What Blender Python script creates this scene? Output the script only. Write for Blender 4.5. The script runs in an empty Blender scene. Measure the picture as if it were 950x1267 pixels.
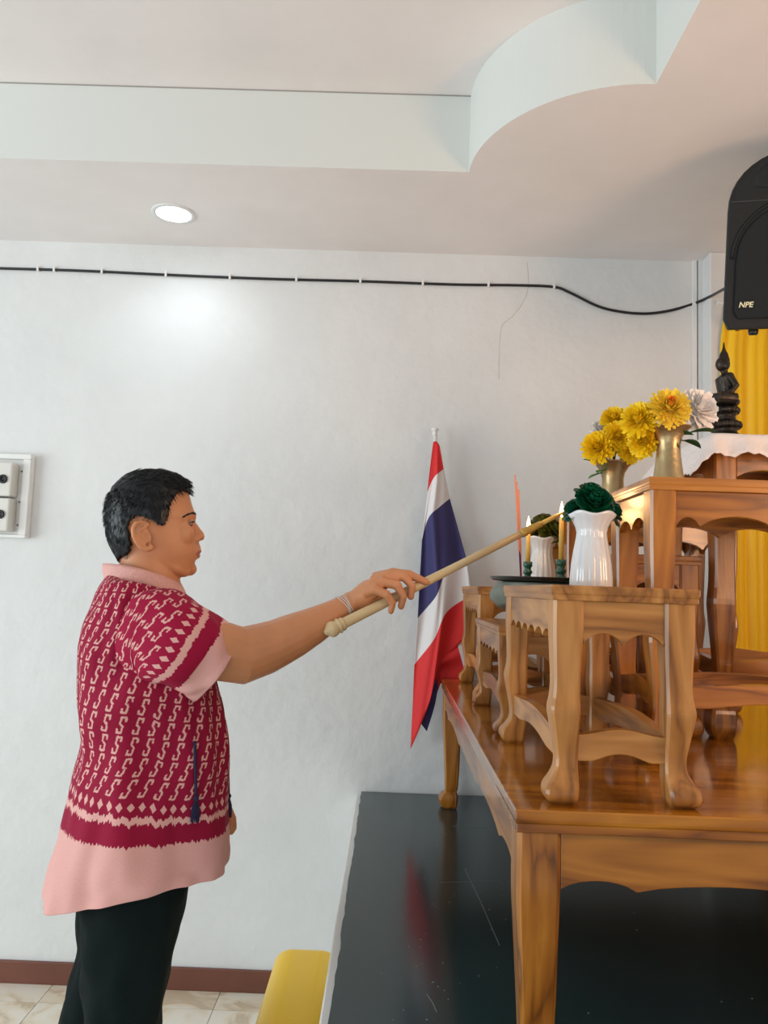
import bpy, bmesh, math, random
from mathutils import Vector, Matrix, noise
random.seed(7)
PI = math.pi
scene = bpy.context.scene
col = scene.collection

# ---------------------------------------------------------------- camera, world, lights, exposure
W, H, FPX = 950.0, 1267.0, 990.0
PITCH, ROLL, YAW, CZ = .094, .0356, -.011, 1.5
_f = Vector((math.sin(YAW)*math.cos(PITCH), math.cos(YAW)*math.cos(PITCH), math.sin(PITCH)))
_r = Vector((math.cos(YAW), -math.sin(YAW), 0)); _u = _r.cross(_f)
CR = _r*math.cos(ROLL) + _u*math.sin(ROLL); CU = -_r*math.sin(ROLL) + _u*math.cos(ROLL); CF = _f
cam_d = bpy.data.cameras.new('camera'); cam = bpy.data.objects.new('camera', cam_d); col.objects.link(cam)
cam_d.sensor_fit = 'HORIZONTAL'; cam_d.sensor_width = 36; cam_d.lens = 36*FPX/W; cam_d.clip_start = .02
cam.matrix_world = Matrix(((CR.x, CU.x, -CF.x, 0), (CR.y, CU.y, -CF.y, 0), (CR.z, CU.z, -CF.z, CZ), (0, 0, 0, 1)))
scene.camera = cam
scene.view_settings.view_transform = 'Standard'; scene.view_settings.look = 'None'
scene.view_settings.gamma = 1; scene.view_settings.use_curve_mapping = False
scene.view_settings.exposure = 0.12
world = bpy.data.worlds.new('room_surroundings'); scene.world = world; world.use_nodes = True
world.node_tree.nodes['Background'].inputs[0].default_value = (.93, .97, 1, 1)
world.node_tree.nodes['Background'].inputs[1].default_value = .30

def light(name, kind, loc, target, power, color, size=1, size_y=None, spread=None, shape=None):
    d = bpy.data.lights.new(name, kind); o = bpy.data.objects.new(name, d); col.objects.link(o)
    d.energy = power; d.color = color
    if kind == 'AREA':
        d.shape = shape or ('RECTANGLE' if size_y else 'SQUARE'); d.size = size
        if size_y: d.size_y = size_y
        if spread: d.spread = spread
    else: d.shadow_soft_size = size
    o.location = loc; o.rotation_euler = (Vector(target)-Vector(loc)).to_track_quat('-Z', 'Y').to_euler()
    return o
# daylight from openings on the left and behind, a ceiling downlight, and a warm lamp high on the right
light('daylight_left', 'AREA', (-4.3, .4, 1.4), (0, 2.2, 1.9), 118, (.86, .97, 1), 3.0, 2.2)
light('daylight_back', 'AREA', (-1.2, -1.9, .7), (-1.0, 1.9, 2.8), 30, (.95, .98, 1), 3.0, 1.8)
light('warm_room_lamp', 'AREA', (1.6, .7, 1.75), (.75, 2.9, 2.35), 13, (1, .60, .36), .5, .5)

# ---------------------------------------------------------------- measuring
def ray(u, v): return (u-W/2)/FPX*CR - (v-H/2)/FPX*CU + CF
def at(u, v, Y):
    d = ray(u, v); return d*(Y/d.y) + Vector((0, 0, CZ))
def atz(u, v, z):
    d = ray(u, v); return d*((z-CZ)/d.z) + Vector((0, 0, CZ))

# ---------------------------------------------------------------- materials
def nt(name):
    m = bpy.data.materials.new(name); m.use_nodes = True
    t = m.node_tree; b = t.nodes['Principled BSDF']; return m, t, b
def N(t, kind, **kw):
    n = t.nodes.new(kind)
    for k, v in kw.items():
        if k.startswith('i_'): n.inputs[int(k[2:])].default_value = v
        else: setattr(n, k, v)
    return n
def mat(name, c, rough=.5, metal=0, bump=0, bscale=60, var=0, vscale=6, coat=0, spec=None, sss=0, trans=0, sheen=0, stretch=None, emis=None):
    m, t, b = nt(name)
    b.inputs['Base Color'].default_value = (*c, 1); b.inputs['Roughness'].default_value = rough
    b.inputs['Metallic'].default_value = metal; b.inputs['Coat Weight'].default_value = coat
    b.inputs['Coat Roughness'].default_value = .08
    if spec is not None: b.inputs['Specular IOR Level'].default_value = spec
    if sss:
        b.inputs['Subsurface Weight'].default_value = sss; b.inputs['Subsurface Radius'].default_value = (1, .35, .2)
        b.inputs['Subsurface Scale'].default_value = .01
    if trans: b.inputs['Transmission Weight'].default_value = trans
    if sheen: b.inputs['Sheen Weight'].default_value = sheen
    if emis: b.inputs['Emission Color'].default_value = (*emis[0], 1); b.inputs['Emission Strength'].default_value = emis[1]
    tc = N(t, 'ShaderNodeTexCoord'); src = tc.outputs['Object']
    if stretch:
        mp_ = N(t, 'ShaderNodeMapping'); mp_.inputs['Scale'].default_value = stretch
        t.links.new(src, mp_.inputs[0]); src = mp_.outputs[0]
    if var:
        n = N(t, 'ShaderNodeTexNoise'); n.inputs['Scale'].default_value = vscale; n.inputs['Detail'].default_value = 4
        t.links.new(src, n.inputs['Vector'])
        r = N(t, 'ShaderNodeMapRange'); r.inputs[1].default_value = .3; r.inputs[2].default_value = .7
        r.inputs[3].default_value = 1-var; r.inputs[4].default_value = 1+var
        t.links.new(n.outputs[0], r.inputs[0])
        mx = N(t, 'ShaderNodeVectorMath', operation='SCALE'); mx.inputs[0].default_value = c
        t.links.new(r.outputs[0], mx.inputs['Scale']); t.links.new(mx.outputs[0], b.inputs['Base Color'])
    if bump:
        n = N(t, 'ShaderNodeTexNoise'); n.inputs['Scale'].default_value = bscale; n.inputs['Detail'].default_value = 6
        t.links.new(src, n.inputs['Vector'])
        bp = N(t, 'ShaderNodeBump'); bp.inputs['Strength'].default_value = bump; bp.inputs['Distance'].default_value = .004
        t.links.new(n.outputs[0], bp.inputs['Height']); t.links.new(bp.outputs[0], b.inputs['Normal'])
    return m
def wood(name, axis, c1, c2, c3, rough=.4, coat=.15):
    m, t, b = nt(name)
    tc = N(t, 'ShaderNodeTexCoord'); mp_ = N(t, 'ShaderNodeMapping')
    s = [15, 15, 15]; s[axis] = 1.6; mp_.inputs['Scale'].default_value = s
    oi = N(t, 'ShaderNodeObjectInfo'); ad = N(t, 'ShaderNodeVectorMath', operation='ADD')
    cb = N(t, 'ShaderNodeCombineXYZ'); ml = N(t, 'ShaderNodeMath', operation='MULTIPLY'); ml.inputs[1].default_value = 9
    t.links.new(oi.outputs['Random'], ml.inputs[0])
    for k in range(3): t.links.new(ml.outputs[0], cb.inputs[k])
    t.links.new(tc.outputs['Object'], ad.inputs[0]); t.links.new(cb.outputs[0], ad.inputs[1]); t.links.new(ad.outputs[0], mp_.inputs[0])
    n1 = N(t, 'ShaderNodeTexNoise'); n1.inputs['Scale'].default_value = .8; n1.inputs['Detail'].default_value = 3; n1.inputs['Distortion'].default_value = .7
    t.links.new(mp_.outputs[0], n1.inputs['Vector'])
    mu = N(t, 'ShaderNodeMath', operation='MULTIPLY'); mu.inputs[1].default_value = 9
    fr = N(t, 'ShaderNodeMath', operation='PINGPONG'); fr.inputs[1].default_value = 1
    t.links.new(n1.outputs[0], mu.inputs[0]); t.links.new(mu.outputs[0], fr.inputs[0])
    n2 = N(t, 'ShaderNodeTexNoise'); n2.inputs['Scale'].default_value = 6; n2.inputs['Detail'].default_value = 6
    t.links.new(mp_.outputs[0], n2.inputs['Vector'])
    mx = N(t, 'ShaderNodeMix'); mx.inputs[0].default_value = .42
    t.links.new(fr.outputs[0], mx.inputs[2]); t.links.new(n2.outputs[0], mx.inputs[3])
    cr = N(t, 'ShaderNodeValToRGB'); e = cr.color_ramp.elements
    e[0].position = .08; e[0].color = (*c1, 1); e[1].position = .85; e[1].color = (*c3, 1)
    k = e.new(.38); k.color = (*c2, 1)
    t.links.new(mx.outputs[0], cr.inputs[0]); t.links.new(cr.outputs[0], b.inputs['Base Color'])
    bp = N(t, 'ShaderNodeBump'); bp.inputs['Strength'].default_value = .12; bp.inputs['Distance'].default_value = .002
    t.links.new(n2.outputs[0], bp.inputs['Height']); t.links.new(bp.outputs[0], b.inputs['Normal'])
    b.inputs['Roughness'].default_value = rough; b.inputs['Coat Weight'].default_value = coat; b.inputs['Coat Roughness'].default_value = .12
    return m
TEAK = [wood('pale_teak_%d' % k, k, (.13, .042, .007), (.365, .145, .028), (.54, .25, .065), .4, .2) for k in range(3)]
HON = [wood('honey_teak_%d' % k, k, (.095, .025, .002), (.30, .10, .009), (.47, .18, .022), .3, .5) for k in range(3)]
GLOSS = wood('varnished_teak_top', 0, (.09, .025, .003), (.32, .10, .006), (.52, .20, .014), .15, .7)

def plaster(name, c, bump=.25):
    m, t, b = nt(name); b.inputs['Roughness'].default_value = .62
    tc = N(t, 'ShaderNodeTexCoord')
    n = N(t, 'ShaderNodeTexNoise'); n.inputs['Scale'].default_value = 2.3; n.inputs['Detail'].default_value = 7; n.inputs['Roughness'].default_value = .62
    t.links.new(tc.outputs['Object'], n.inputs['Vector'])
    r = N(t, 'ShaderNodeMapRange'); r.inputs[1].default_value = .3; r.inputs[2].default_value = .72; r.inputs[3].default_value = .95; r.inputs[4].default_value = 1.04
    t.links.new(n.outputs[0], r.inputs[0])
    mx = N(t, 'ShaderNodeVectorMath', operation='SCALE'); mx.inputs[0].default_value = c
    t.links.new(r.outputs[0], mx.inputs['Scale']); t.links.new(mx.outputs[0], b.inputs['Base Color'])
    n2 = N(t, 'ShaderNodeTexNoise'); n2.inputs['Scale'].default_value = 16; n2.inputs['Detail'].default_value = 8
    t.links.new(tc.outputs['Object'], n2.inputs['Vector'])
    bp = N(t, 'ShaderNodeBump'); bp.inputs['Strength'].default_value = bump; bp.inputs['Distance'].default_value = .012
    t.links.new(n2.outputs[0], bp.inputs['Height']); t.links.new(bp.outputs[0], b.inputs['Normal'])
    return m
WALL = plaster('painted_plaster', (.715, .725, .72), .38)
CEIL = plaster('ceiling_paint', (.84, .795, .775), .04)

def marble(name):
    m, t, b = nt(name); b.inputs['Roughness'].default_value = .18
    tc = N(t, 'ShaderNodeTexCoord'); oi = N(t, 'ShaderNodeObjectInfo')
    ad = N(t, 'ShaderNodeVectorMath', operation='MULTIPLY_ADD'); ad.inputs[1].default_value = (1, 1, 1)
    cb = N(t, 'ShaderNodeCombineXYZ'); ml = N(t, 'ShaderNodeMath', operation='MULTIPLY'); ml.inputs[1].default_value = 30
    t.links.new(oi.outputs['Random'], ml.inputs[0]); t.links.new(ml.outputs[0], cb.inputs[0]); t.links.new(ml.outputs[0], cb.inputs[1])
    t.links.new(tc.outputs['Object'], ad.inputs[0]); t.links.new(cb.outputs[0], ad.inputs[2])
    n = N(t, 'ShaderNodeTexNoise'); n.inputs['Scale'].default_value = 5; n.inputs['Detail'].default_value = 6; n.inputs['Distortion'].default_value = 1.6
    t.links.new(ad.outputs[0], n.inputs['Vector'])
    cr = N(t, 'ShaderNodeValToRGB'); e = cr.color_ramp.elements
    e[0].position = .36; e[0].color = (.62, .5, .36, 1); e[1].position = .55; e[1].color = (.82, .76, .66, 1)
    k = e.new(.44); k.color = (.78, .68, .53, 1)
    t.links.new(n.outputs[0], cr.inputs[0]); t.links.new(cr.outputs[0], b.inputs['Base Color'])
    return m
MARB = marble('cream_marble_tile')

# ikat cloth: S shaped motifs drawn from line segments in UV space (UV in metres, v from the hem)
def ikat(name, pink_w, dark_w, brightness=1.0, pu=.0295, pv=.041, jg=.034, rot=False):
    m, t, b = nt(name); L = t.links.new
    b.inputs['Specular IOR Level'].default_value = .2; b.inputs['Roughness'].default_value = .8; b.inputs['Sheen Weight'].default_value = .03
    def val(x): return x
    def mth(op, a, b_=None, c_=None, clamp=False):
        n = N(t, 'ShaderNodeMath', operation=op, use_clamp=clamp)
        for k, x in enumerate((a, b_, c_)):
            if x is None: continue
            if isinstance(x, (int, float)): n.inputs[k].default_value = x
            else: L(x, n.inputs[k])
        return n.outputs[0]
    uv = N(t, 'ShaderNodeUVMap', uv_map='UVMap'); sp = N(t, 'ShaderNodeSeparateXYZ'); L(uv.outputs[0], sp.inputs[0])
    u, v = sp.outputs[0], sp.outputs[1]
    nz = N(t, 'ShaderNodeTexNoise'); nz.inputs['Scale'].default_value = 260; nz.inputs['Detail'].default_value = 1; L(uv.outputs[0], nz.inputs['Vector'])
    jag = mth('MULTIPLY', mth('SUBTRACT', nz.outputs[0], .5), .006)
    # jagged band edge: noise that changes fast along u and slowly along v
    cv = N(t, 'ShaderNodeCombineXYZ'); L(mth('MULTIPLY', u, 170), cv.inputs[0]); L(mth('MULTIPLY', v, 8), cv.inputs[1])
    nj = N(t, 'ShaderNodeTexNoise'); nj.inputs['Scale'].default_value = 1; nj.inputs['Detail'].default_value = 2; L(cv.outputs[0], nj.inputs['Vector'])
    vj = mth('ADD', v, mth('MULTIPLY', mth('SUBTRACT', nj.outputs[0], .5), jg))
    def band(lo, hi):  # 1 inside
        return mth('MULTIPLY', mth('GREATER_THAN', vj, lo), mth('LESS_THAN', vj, hi))
    d1 = pink_w+dark_w; d2 = d1+.014; d3 = d2+.034
    pinkzone = mth('MAXIMUM', mth('LESS_THAN', vj, pink_w), band(d1, d2))
    # hearts row
    hu = mth('SUBTRACT', mth('FRACT', mth('DIVIDE', u, .0195)), .5)
    hv = mth('DIVIDE', mth('SUBTRACT', v, d2+.018), .0195)
    hd = mth('ADD', mth('ABSOLUTE', hu), mth('ABSOLUTE', mth('MULTIPLY', hv, .62)))
    hearts = mth('MULTIPLY', mth('LESS_THAN', mth('ADD', hd, mth('MULTIPLY', mth('SUBTRACT', nj.outputs[0], .5), .25)), .33), mth('LESS_THAN', v, d3+.01))
    # S lattice
    uj = mth('ADD', u, jag); vv = mth('ADD', mth('SUBTRACT', v, d3), mth('MULTIPLY', jag, .8))
    row = mth('FLOOR', mth('DIVIDE', vv, pv))
    off = mth('MULTIPLY', mth('MODULO', mth('ADD', row, 40), 2), .5)
    fu = mth('SUBTRACT', mth('FRACT', mth('ADD', mth('DIVIDE', uj, pu), off)), .5)
    fv = mth('SUBTRACT', mth('FRACT', mth('DIVIDE', vv, pv)), .5)
    px = mth('MULTIPLY', fu, pu*1000); py = mth('MULTIPLY', fv, pv*1000)      # millimetres
    if rot: px, py = py, mth('MULTIPLY', px, -1)
    px = mth('MULTIPLY', mth('SUBTRACT', px, mth('MULTIPLY', py, .30)), 1.22)
    cp = N(t, 'ShaderNodeCombineXYZ'); L(px, cp.inputs[0]); L(py, cp.inputs[1])
    P = [(8.5, 9), (8.5, 16), (-1.5, 16), (-3.2, 2.5), (3.2, -2.5), (1.5, -16), (-8.5, -16), (-8.5, -9)]
    dist = None
    for a, c in zip(P[:-1], P[1:]):
        a, c = Vector((*a, 0)), Vector((*c, 0)); ba = c-a
        s1 = N(t, 'ShaderNodeVectorMath', operation='SUBTRACT'); L(cp.outputs[0], s1.inputs[0]); s1.inputs[1].default_value = a
        dt = N(t, 'ShaderNodeVectorMath', operation='DOT_PRODUCT'); L(s1.outputs[0], dt.inputs[0]); dt.inputs[1].default_value = ba/ba.length_squared
        h = mth('ADD', dt.outputs['Value'], 0, clamp=True)
        sc = N(t, 'ShaderNodeVectorMath', operation='SCALE'); sc.inputs[0].default_value = ba; L(h, sc.inputs['Scale'])
        s2 = N(t, 'ShaderNodeVectorMath', operation='SUBTRACT'); L(s1.outputs[0], s2.inputs[0]); L(sc.outputs[0], s2.inputs[1])
        ln = N(t, 'ShaderNodeVectorMath', operation='LENGTH'); L(s2.outputs[0], ln.inputs[0])
        dist = ln.outputs['Value'] if dist is None else mth('MINIMUM', dist, ln.outputs['Value'])
    smask = mth('SUBTRACT', 1, mth('MULTIPLY', mth('SUBTRACT', dist, 1.6), .9, clamp=True))
    smask = mth('MULTIPLY', smask, mth('GREATER_THAN', v, d3))
    pale = mth('MAXIMUM', mth('MAXIMUM', pinkzone, hearts), smask)
    # weave
    wv = N(t, 'ShaderNodeTexNoise'); wv.inputs['Scale'].default_value = 1; wv.inputs['Detail'].default_value = 3
    cw = N(t, 'ShaderNodeCombineXYZ'); L(mth('MULTIPLY', u, 900), cw.inputs[0]); L(mth('MULTIPLY', v, 260), cw.inputs[1]); L(cw.outputs[0], wv.inputs['Vector'])
    c_p = N(t, 'ShaderNodeMix', data_type='RGBA'); c_p.inputs[6].default_value = (.66, .30, .27, 1); c_p.inputs[7].default_value = (.80, .47, .42, 1); L(wv.outputs[0], c_p.inputs[0])
    c_d = N(t, 'ShaderNodeMix', data_type='RGBA'); k = brightness
    c_d.inputs[6].default_value = (.20*k, .002, .022*k, 1); c_d.inputs[7].default_value = (.37*k, .007, .050*k, 1); L(wv.outputs[0], c_d.inputs[0])
    mx = N(t, 'ShaderNodeMix', data_type='RGBA'); L(pale, mx.inputs[0]); L(c_d.outputs[2], mx.inputs[6]); L(c_p.outputs[2], mx.inputs[7])
    L(mx.outputs[2], b.inputs['Base Color'])
    bp = N(t, 'ShaderNodeBump'); bp.inputs['Strength'].default_value = .15; bp.inputs['Distance'].default_value = .001
    L(wv.outputs[0], bp.inputs['Height']); L(bp.outputs[0], b.inputs['Normal'])
    return m
IKAT = ikat('crimson_ikat_body', .125, .042)
IKSL = ikat('crimson_ikat_sleeve', .050, .036, 1.15, pu=.040, pv=.030, jg=.015, rot=True)
PINK = mat('pink_handwoven_cotton', (.74, .40, .355), .85, bump=.4, bscale=500, var=.1, vscale=220)
BLACKLAC = mat('black_glossy_sheet', (.014, .040, .043), .17, spec=.5, bump=.02, bscale=5)
WHITEP = mat('white_paint', (.76, .77, .76), .45)
BROWN = mat('brown_painted_baseboard', (.16, .055, .035), .4, var=.1)
BLK = mat('black_cable_rubber', (.008, .008, .01), .45)
CLIP = mat('white_plastic', (.8, .8, .78), .4)
YVIN = mat('yellow_vinyl', (.92, .57, .001), .3, spec=.3)
YCUR = mat('yellow_satin', (.90, .55, .002), .5, sheen=.05, bump=.1, bscale=40)
SPK = mat('black_speaker_plastic', (.006, .0095, .012), .5, spec=.3, bump=.3, bscale=700)
SPKG = mat('speaker_grille_metal', (.008, .012, .0145), .6, spec=.3, bump=.6, bscale=900)
SKIN = mat('skin', (.60, .26, .118), .48, var=.07, vscale=14, sss=.15, bump=.1, bscale=300)
LIPS = mat('lip_skin', (.37, .12, .085), .42)
HAIR = mat('black_hair', (.0028, .004, .006), .38, spec=.35)
EYEW = mat('eye_white', (.38, .30, .25), .25)
EYED = mat('eye_dark', (.015, .008, .006), .1)
TROU = mat('dark_trouser_cotton', (.0035, .009, .0085), .78, spec=.12, bump=.3, bscale=320, var=.15, vscale=10)
NAVY = mat('navy_cord', (.012, .012, .05), .8)
IVORY = mat('ivory_turned_wood', (.66, .50, .27), .4)
BRASSO = mat('old_gold_ferrule', (.55, .36, .08), .4, metal=.5)
WAX = mat('yellow_wax', (.82, .50, .10), .4, sss=.3)
CERAM = mat('white_glazed_ceramic', (.74, .75, .76), .12, coat=.6)
BRASS = mat('brushed_brass', (.45, .33, .17), .36, metal=.85, bump=.25, bscale=90, var=.15, vscale=30)
PEWTER = mat('tarnished_metal', (.22, .25, .21), .38, metal=.75, var=.2, vscale=30)
LACQ = mat('dark_lacquer', (.018, .014, .011), .3)
HOLD = mat('green_glazed_metal', (.02, .11, .065), .25, coat=.5, var=.4, vscale=60)
GROSE = mat('dark_green_petal', (.004, .085, .035), .32)
OROSE = mat('olive_petal', (.09, .10, .012), .45)
YPET = mat('yellow_petal', (.98, .68, .01), .55, var=.12, vscale=60)
YPET2 = mat('golden_petal', (.98, .70, .06), .55, var=.1, vscale=60)
ORNG = mat('orange_petal_heart', (.85, .17, .015), .6)
WPET = mat('white_petal', (.9, .86, .83), .6)
LEAF = mat('green_leaf', (.05, .21, .012), .5)
DLEAF = mat('dark_green_leaf', (.012, .06, .015), .45)
INC = mat('salmon_incense', (.75, .30, .20), .7)
INCST = mat('purple_incense_stem', (.17, .01, .05), .6)
LACE = mat('white_lace_cloth', (.78, .73, .72), .85, bump=.5, bscale=130)
BRONZE = mat('dark_bronze', (.035, .028, .022), .35, metal=.75, bump=.4, bscale=140, var=.4, vscale=40)
FRED = mat('flag_red', (.68, .018, .02), .7); FWHT = mat('flag_white', (.74, .70, .70), .7); FBLU = mat('flag_blue', (.035, .03, .13), .7)
LAMP = mat('lit_lamp', (1, 1, 1), .5, emis=((.93, .97, 1), 9))
FLAME = mat('flame', (1, .6, .2), .5, emis=((1, .66, .25), 14))
CRACK = mat('crack_line', (.52, .46, .42), .9)
SOLE = mat('brown_sandal', (.05, .03, .02), .6)

# ---------------------------------------------------------------- mesh tools
class MB:
    def __init__(s): s.v = []; s.f = []; s.uv = {}; s.mi = []
    def add(s, vs, fs, mi=0):
        o = len(s.v); s.v += [Vector(v) for v in vs]; s.f += [tuple(i+o for i in f) for f in fs]; s.mi += [mi]*len(fs); return s
    def box(s, a, b, mi=0):
        x0, y0, z0 = a; x1, y1, z1 = b
        return s.add([(x0,y0,z0),(x1,y0,z0),(x1,y1,z0),(x0,y1,z0),(x0,y0,z1),(x1,y0,z1),(x1,y1,z1),(x0,y1,z1)],
                     [(0,3,2,1),(4,5,6,7),(0,1,5,4),(1,2,6,5),(2,3,7,6),(3,0,4,7)], mi)
    def loft(s, rings, cap=True, closed=True, mi=0):
        n = len(rings[0]); vs = [p for r in rings for p in r]; fs = []
        for k in range(len(rings)-1):
            for j in range(n if closed else n-1):
                a = k*n+j; b = k*n+(j+1) % n; fs.append((a, b, b+n, a+n))
        if cap and closed: fs.append(tuple(range(n))[::-1]); fs.append(tuple(range((len(rings)-1)*n, len(rings)*n)))
        return s.add(vs, fs, mi)
    def lathe(s, c, prof, n=24, axis=None, flute=0, nf=0, mi=0, sx=1, sy=1):
        c = Vector(c); rings = []
        q = Vector((0, 0, 1)).rotation_difference(Vector(axis).normalized()) if axis is not None else None
        for r, z in prof:
            ring = []
            for j in range(n):
                a = 2*PI*j/n; rr = max(r, 1e-5)*(1+(flute*math.cos(nf*a) if flute else 0))
                p = Vector((rr*math.cos(a)*sx, rr*math.sin(a)*sy, z))
                if q: p = q @ p
                ring.append(c+p)
            rings.append(ring)
        return s.loft(rings, mi=mi)
    def tube(s, pts, rad, n=8, mi=0, squash=1, side=None):
        pts = [Vector(p) for p in pts]; rings = []; m = len(pts)
        if not isinstance(rad, (list, tuple)): rad = [rad]*m
        prev = None
        for k, p in enumerate(pts):
            d = (pts[min(k+1, m-1)]-pts[max(k-1, 0)]).normalized()
            if prev is None:
                ref = Vector(side) if side else (Vector((0, 0, 1)) if abs(d.z) < .9 else Vector((1, 0, 0)))
                a = (ref - d*ref.dot(d)).normalized()
            else: a = (prev - d*prev.dot(d)).normalized()
            prev = a; b = d.cross(a)
            rings.append([p + a*rad[k]*math.cos(2*PI*j/n) + b*rad[k]*squash*math.sin(2*PI*j/n) for j in range(n)])
        return s.loft(rings, mi=mi)
    def ball(s, c, r, n=12, m=8, mi=0, rot=None):
        if not isinstance(r, (list, tuple)): r = (r, r, r)
        c = Vector(c); rings = []
        for k in range(m+1):
            t = PI*k/m; rr = max(math.sin(t), .002)
            ring = []
            for j in range(n):
                p = Vector((r[0]*rr*math.cos(2*PI*j/n), r[1]*rr*math.sin(2*PI*j/n), -r[2]*math.cos(t)))
                if rot: p = rot @ p
                ring.append(c+p)
            rings.append(ring)
        return s.loft(rings, mi=mi)
    def prism(s, poly, fn0, fn1, mi=0):
        n = len(poly); vs = [fn0(*p) for p in poly]+[fn1(*p) for p in poly]
        fs = [(j, (j+1) % n, (j+1) % n+n, j+n) for j in range(n)]+[tuple(range(n))[::-1], tuple(range(n, 2*n))]
        return s.add(vs, fs, mi)
def smoothpath(pts, k=6):
    pts = [Vector(p) for p in pts]; out = []
    P = [pts[0]]+pts+[pts[-1]]
    for i in range(1, len(P)-2):
        for j in range(k):
            t = j/k; a, b, c, d = P[i-1], P[i], P[i+1], P[i+2]
            out.append(.5*((2*b)+(-a+c)*t+(2*a-5*b+4*c-d)*t*t+(-a+3*b-3*c+d)*t**3))
    out.append(pts[-1]); return out

def obj(name, mb, m, parent=None, smooth=False, bevel=0, loc=None, fix=True, uvs=None):
    me = bpy.data.meshes.new(name); me.from_pydata([tuple(v) for v in mb.v], [], mb.f)
    for k in (m if isinstance(m, (list, tuple)) else [m]): me.materials.append(k)
    me.update(calc_edges=True)
    if max(mb.mi, default=0): me.polygons.foreach_set('material_index', mb.mi)
    if uvs:
        ul = me.uv_layers.new(name='UVMap')
        for l in me.loops: ul.data[l.index].uv = uvs[l.vertex_index]
    if fix:
        b = bmesh.new(); b.from_mesh(me); bmesh.ops.recalc_face_normals(b, faces=b.faces); b.to_mesh(me); b.free()
    if smooth: me.polygons.foreach_set('use_smooth', [True]*len(me.polygons))
    o = bpy.data.objects.new(name, me); col.objects.link(o)
    if loc: o.location = loc
    if parent: o.parent = parent
    if bevel:
        md = o.modifiers.new('bevel', 'BEVEL'); md.width = bevel; md.segments = 2; md.limit_method = 'ANGLE'; md.angle_limit = .6
    if smooth == 'auto':
        pass
    return o
def tag(o, label=None, cat=None, group=None, kind=None):
    if label: o['label'] = label
    if cat: o['category'] = cat
    if group: o['group'] = group
    if kind: o['kind'] = kind
    return o
def empty(name, loc=(0, 0, 0), rz=0, **kw):
    o = bpy.data.objects.new(name, None); o.empty_display_size = .05; col.objects.link(o); o.location = loc; o.rotation_euler = (0, 0, rz)
    return tag(o, **kw)
def struct(name, mb, m, parent=None, label=None, cat=None, **kw):
    o = obj(name, mb, m, parent, **kw)
    if parent is None: o['kind'] = 'structure'; tag(o, label, cat)
    return o
def remesh(name, mb, m, voxel, parent=None, smooth_it=6, loc=None, fac=.5):
    o = obj(name, mb, m, None, fix=True)
    r = o.modifiers.new('r', 'REMESH'); r.mode = 'VOXEL'; r.voxel_size = voxel
    s = o.modifiers.new('s', 'SMOOTH'); s.factor = fac; s.iterations = smooth_it
    dg = bpy.context.evaluated_depsgraph_get(); dg.update()
    me = bpy.data.meshes.new_from_object(o.evaluated_get(dg)); me.name = name
    o.modifiers.clear(); o.data = me
    me.polygons.foreach_set('use_smooth', [True]*len(me.polygons))
    if parent: o.parent = parent
    return o

# ---------------------------------------------------------------- the setting
WY, CEILZ, DAISZ = 3.1, 2.84, .735
XL, XR, YB = -2.6, 1.85, -1.6
struct('wall_back', MB().box((XL, WY, -.05), (XR, WY+.12, CEILZ)), WALL, label='cool white painted plaster wall behind the man and altar', cat='wall')
wb = bpy.data.objects['wall_back']
for pts in ([(652, 325), (654, 350), (650, 368), (640, 385), (628, 396), (620, 405), (618, 430), (617, 470)],):
    pp = [at(u, v, WY) for u, v in pts]
    pp = smoothpath(pp, 4); pp = [p+Vector((noise.noise(p*40)*.003, 0, noise.noise(p*33+Vector((5, 0, 0)))*.003)) for p in pp]
    r = .0011 if pts[0][0] > 600 else .0008
    c = obj('hairline_crack', MB().tube([p+Vector((0, .0002, 0)) for p in pp], r, 5), CRACK, wb)
struct('wall_right', MB().box((XR, YB, -.05), (XR+.1, WY+.12, CEILZ)), WALL, label='white side wall behind the altar, out of view on the right', cat='wall')
# column / projecting strip at the corner
struct('trim_1', MB().box((1.195, 3.005, DAISZ), (XR, WY, CEILZ)), WALL, label='projecting plastered pier at the right end of the wall', cat='pier', bevel=.004)
struct('trim_2', MB().box((1.16, WY-.012, DAISZ), (1.175, WY, CEILZ)).box((1.182, WY-.02, DAISZ), (1.195, WY, CEILZ)), WHITEP, label='narrow white corner moulding beside the pier', cat='moulding')
# floor: slab with joints, tiles in it
fl = struct('floor', MB().box((XL, YB, -.05), (XR, WY, -.004)), mat('pale_grout', (.5, .46, .4), .8), label='cream marbled tile floor with pale joints', cat='floor')
TS = .31; gx0 = -.57; gy0 = 2.965
tile_me = None
for i in range(-6, 2):
    for j in range(-5, 2):
        x0 = gx0+i*TS; y0 = gy0+(j-1)*TS; x1 = min(x0+TS, XR); y1 = min(y0+TS, WY)
        if x0 < XL or x1 > -.05+TS: continue
        if j == 1:
            o = obj('tile', MB().box((0, 0, -.004), (TS-.003, max(y1-gy0, .05)-.002, 0)), MARB, fl, loc=(x0, gy0, 0)); continue
        if tile_me is None:
            o = obj('tile', MB().box((0, 0, -.004), (TS-.003, TS-.003, 0)), MARB, fl, loc=(x0, y0, 0)); tile_me = o.data
        else:
            o = bpy.data.objects.new('tile', tile_me); col.objects.link(o); o.location = (x0, y0, 0); o.parent = fl
struct('baseboard_back', MB().box((XL, WY-.014, 0), (-.1, WY, .079)), BROWN, label='brown painted baseboard along the white wall', cat='baseboard', bevel=.003)
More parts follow.
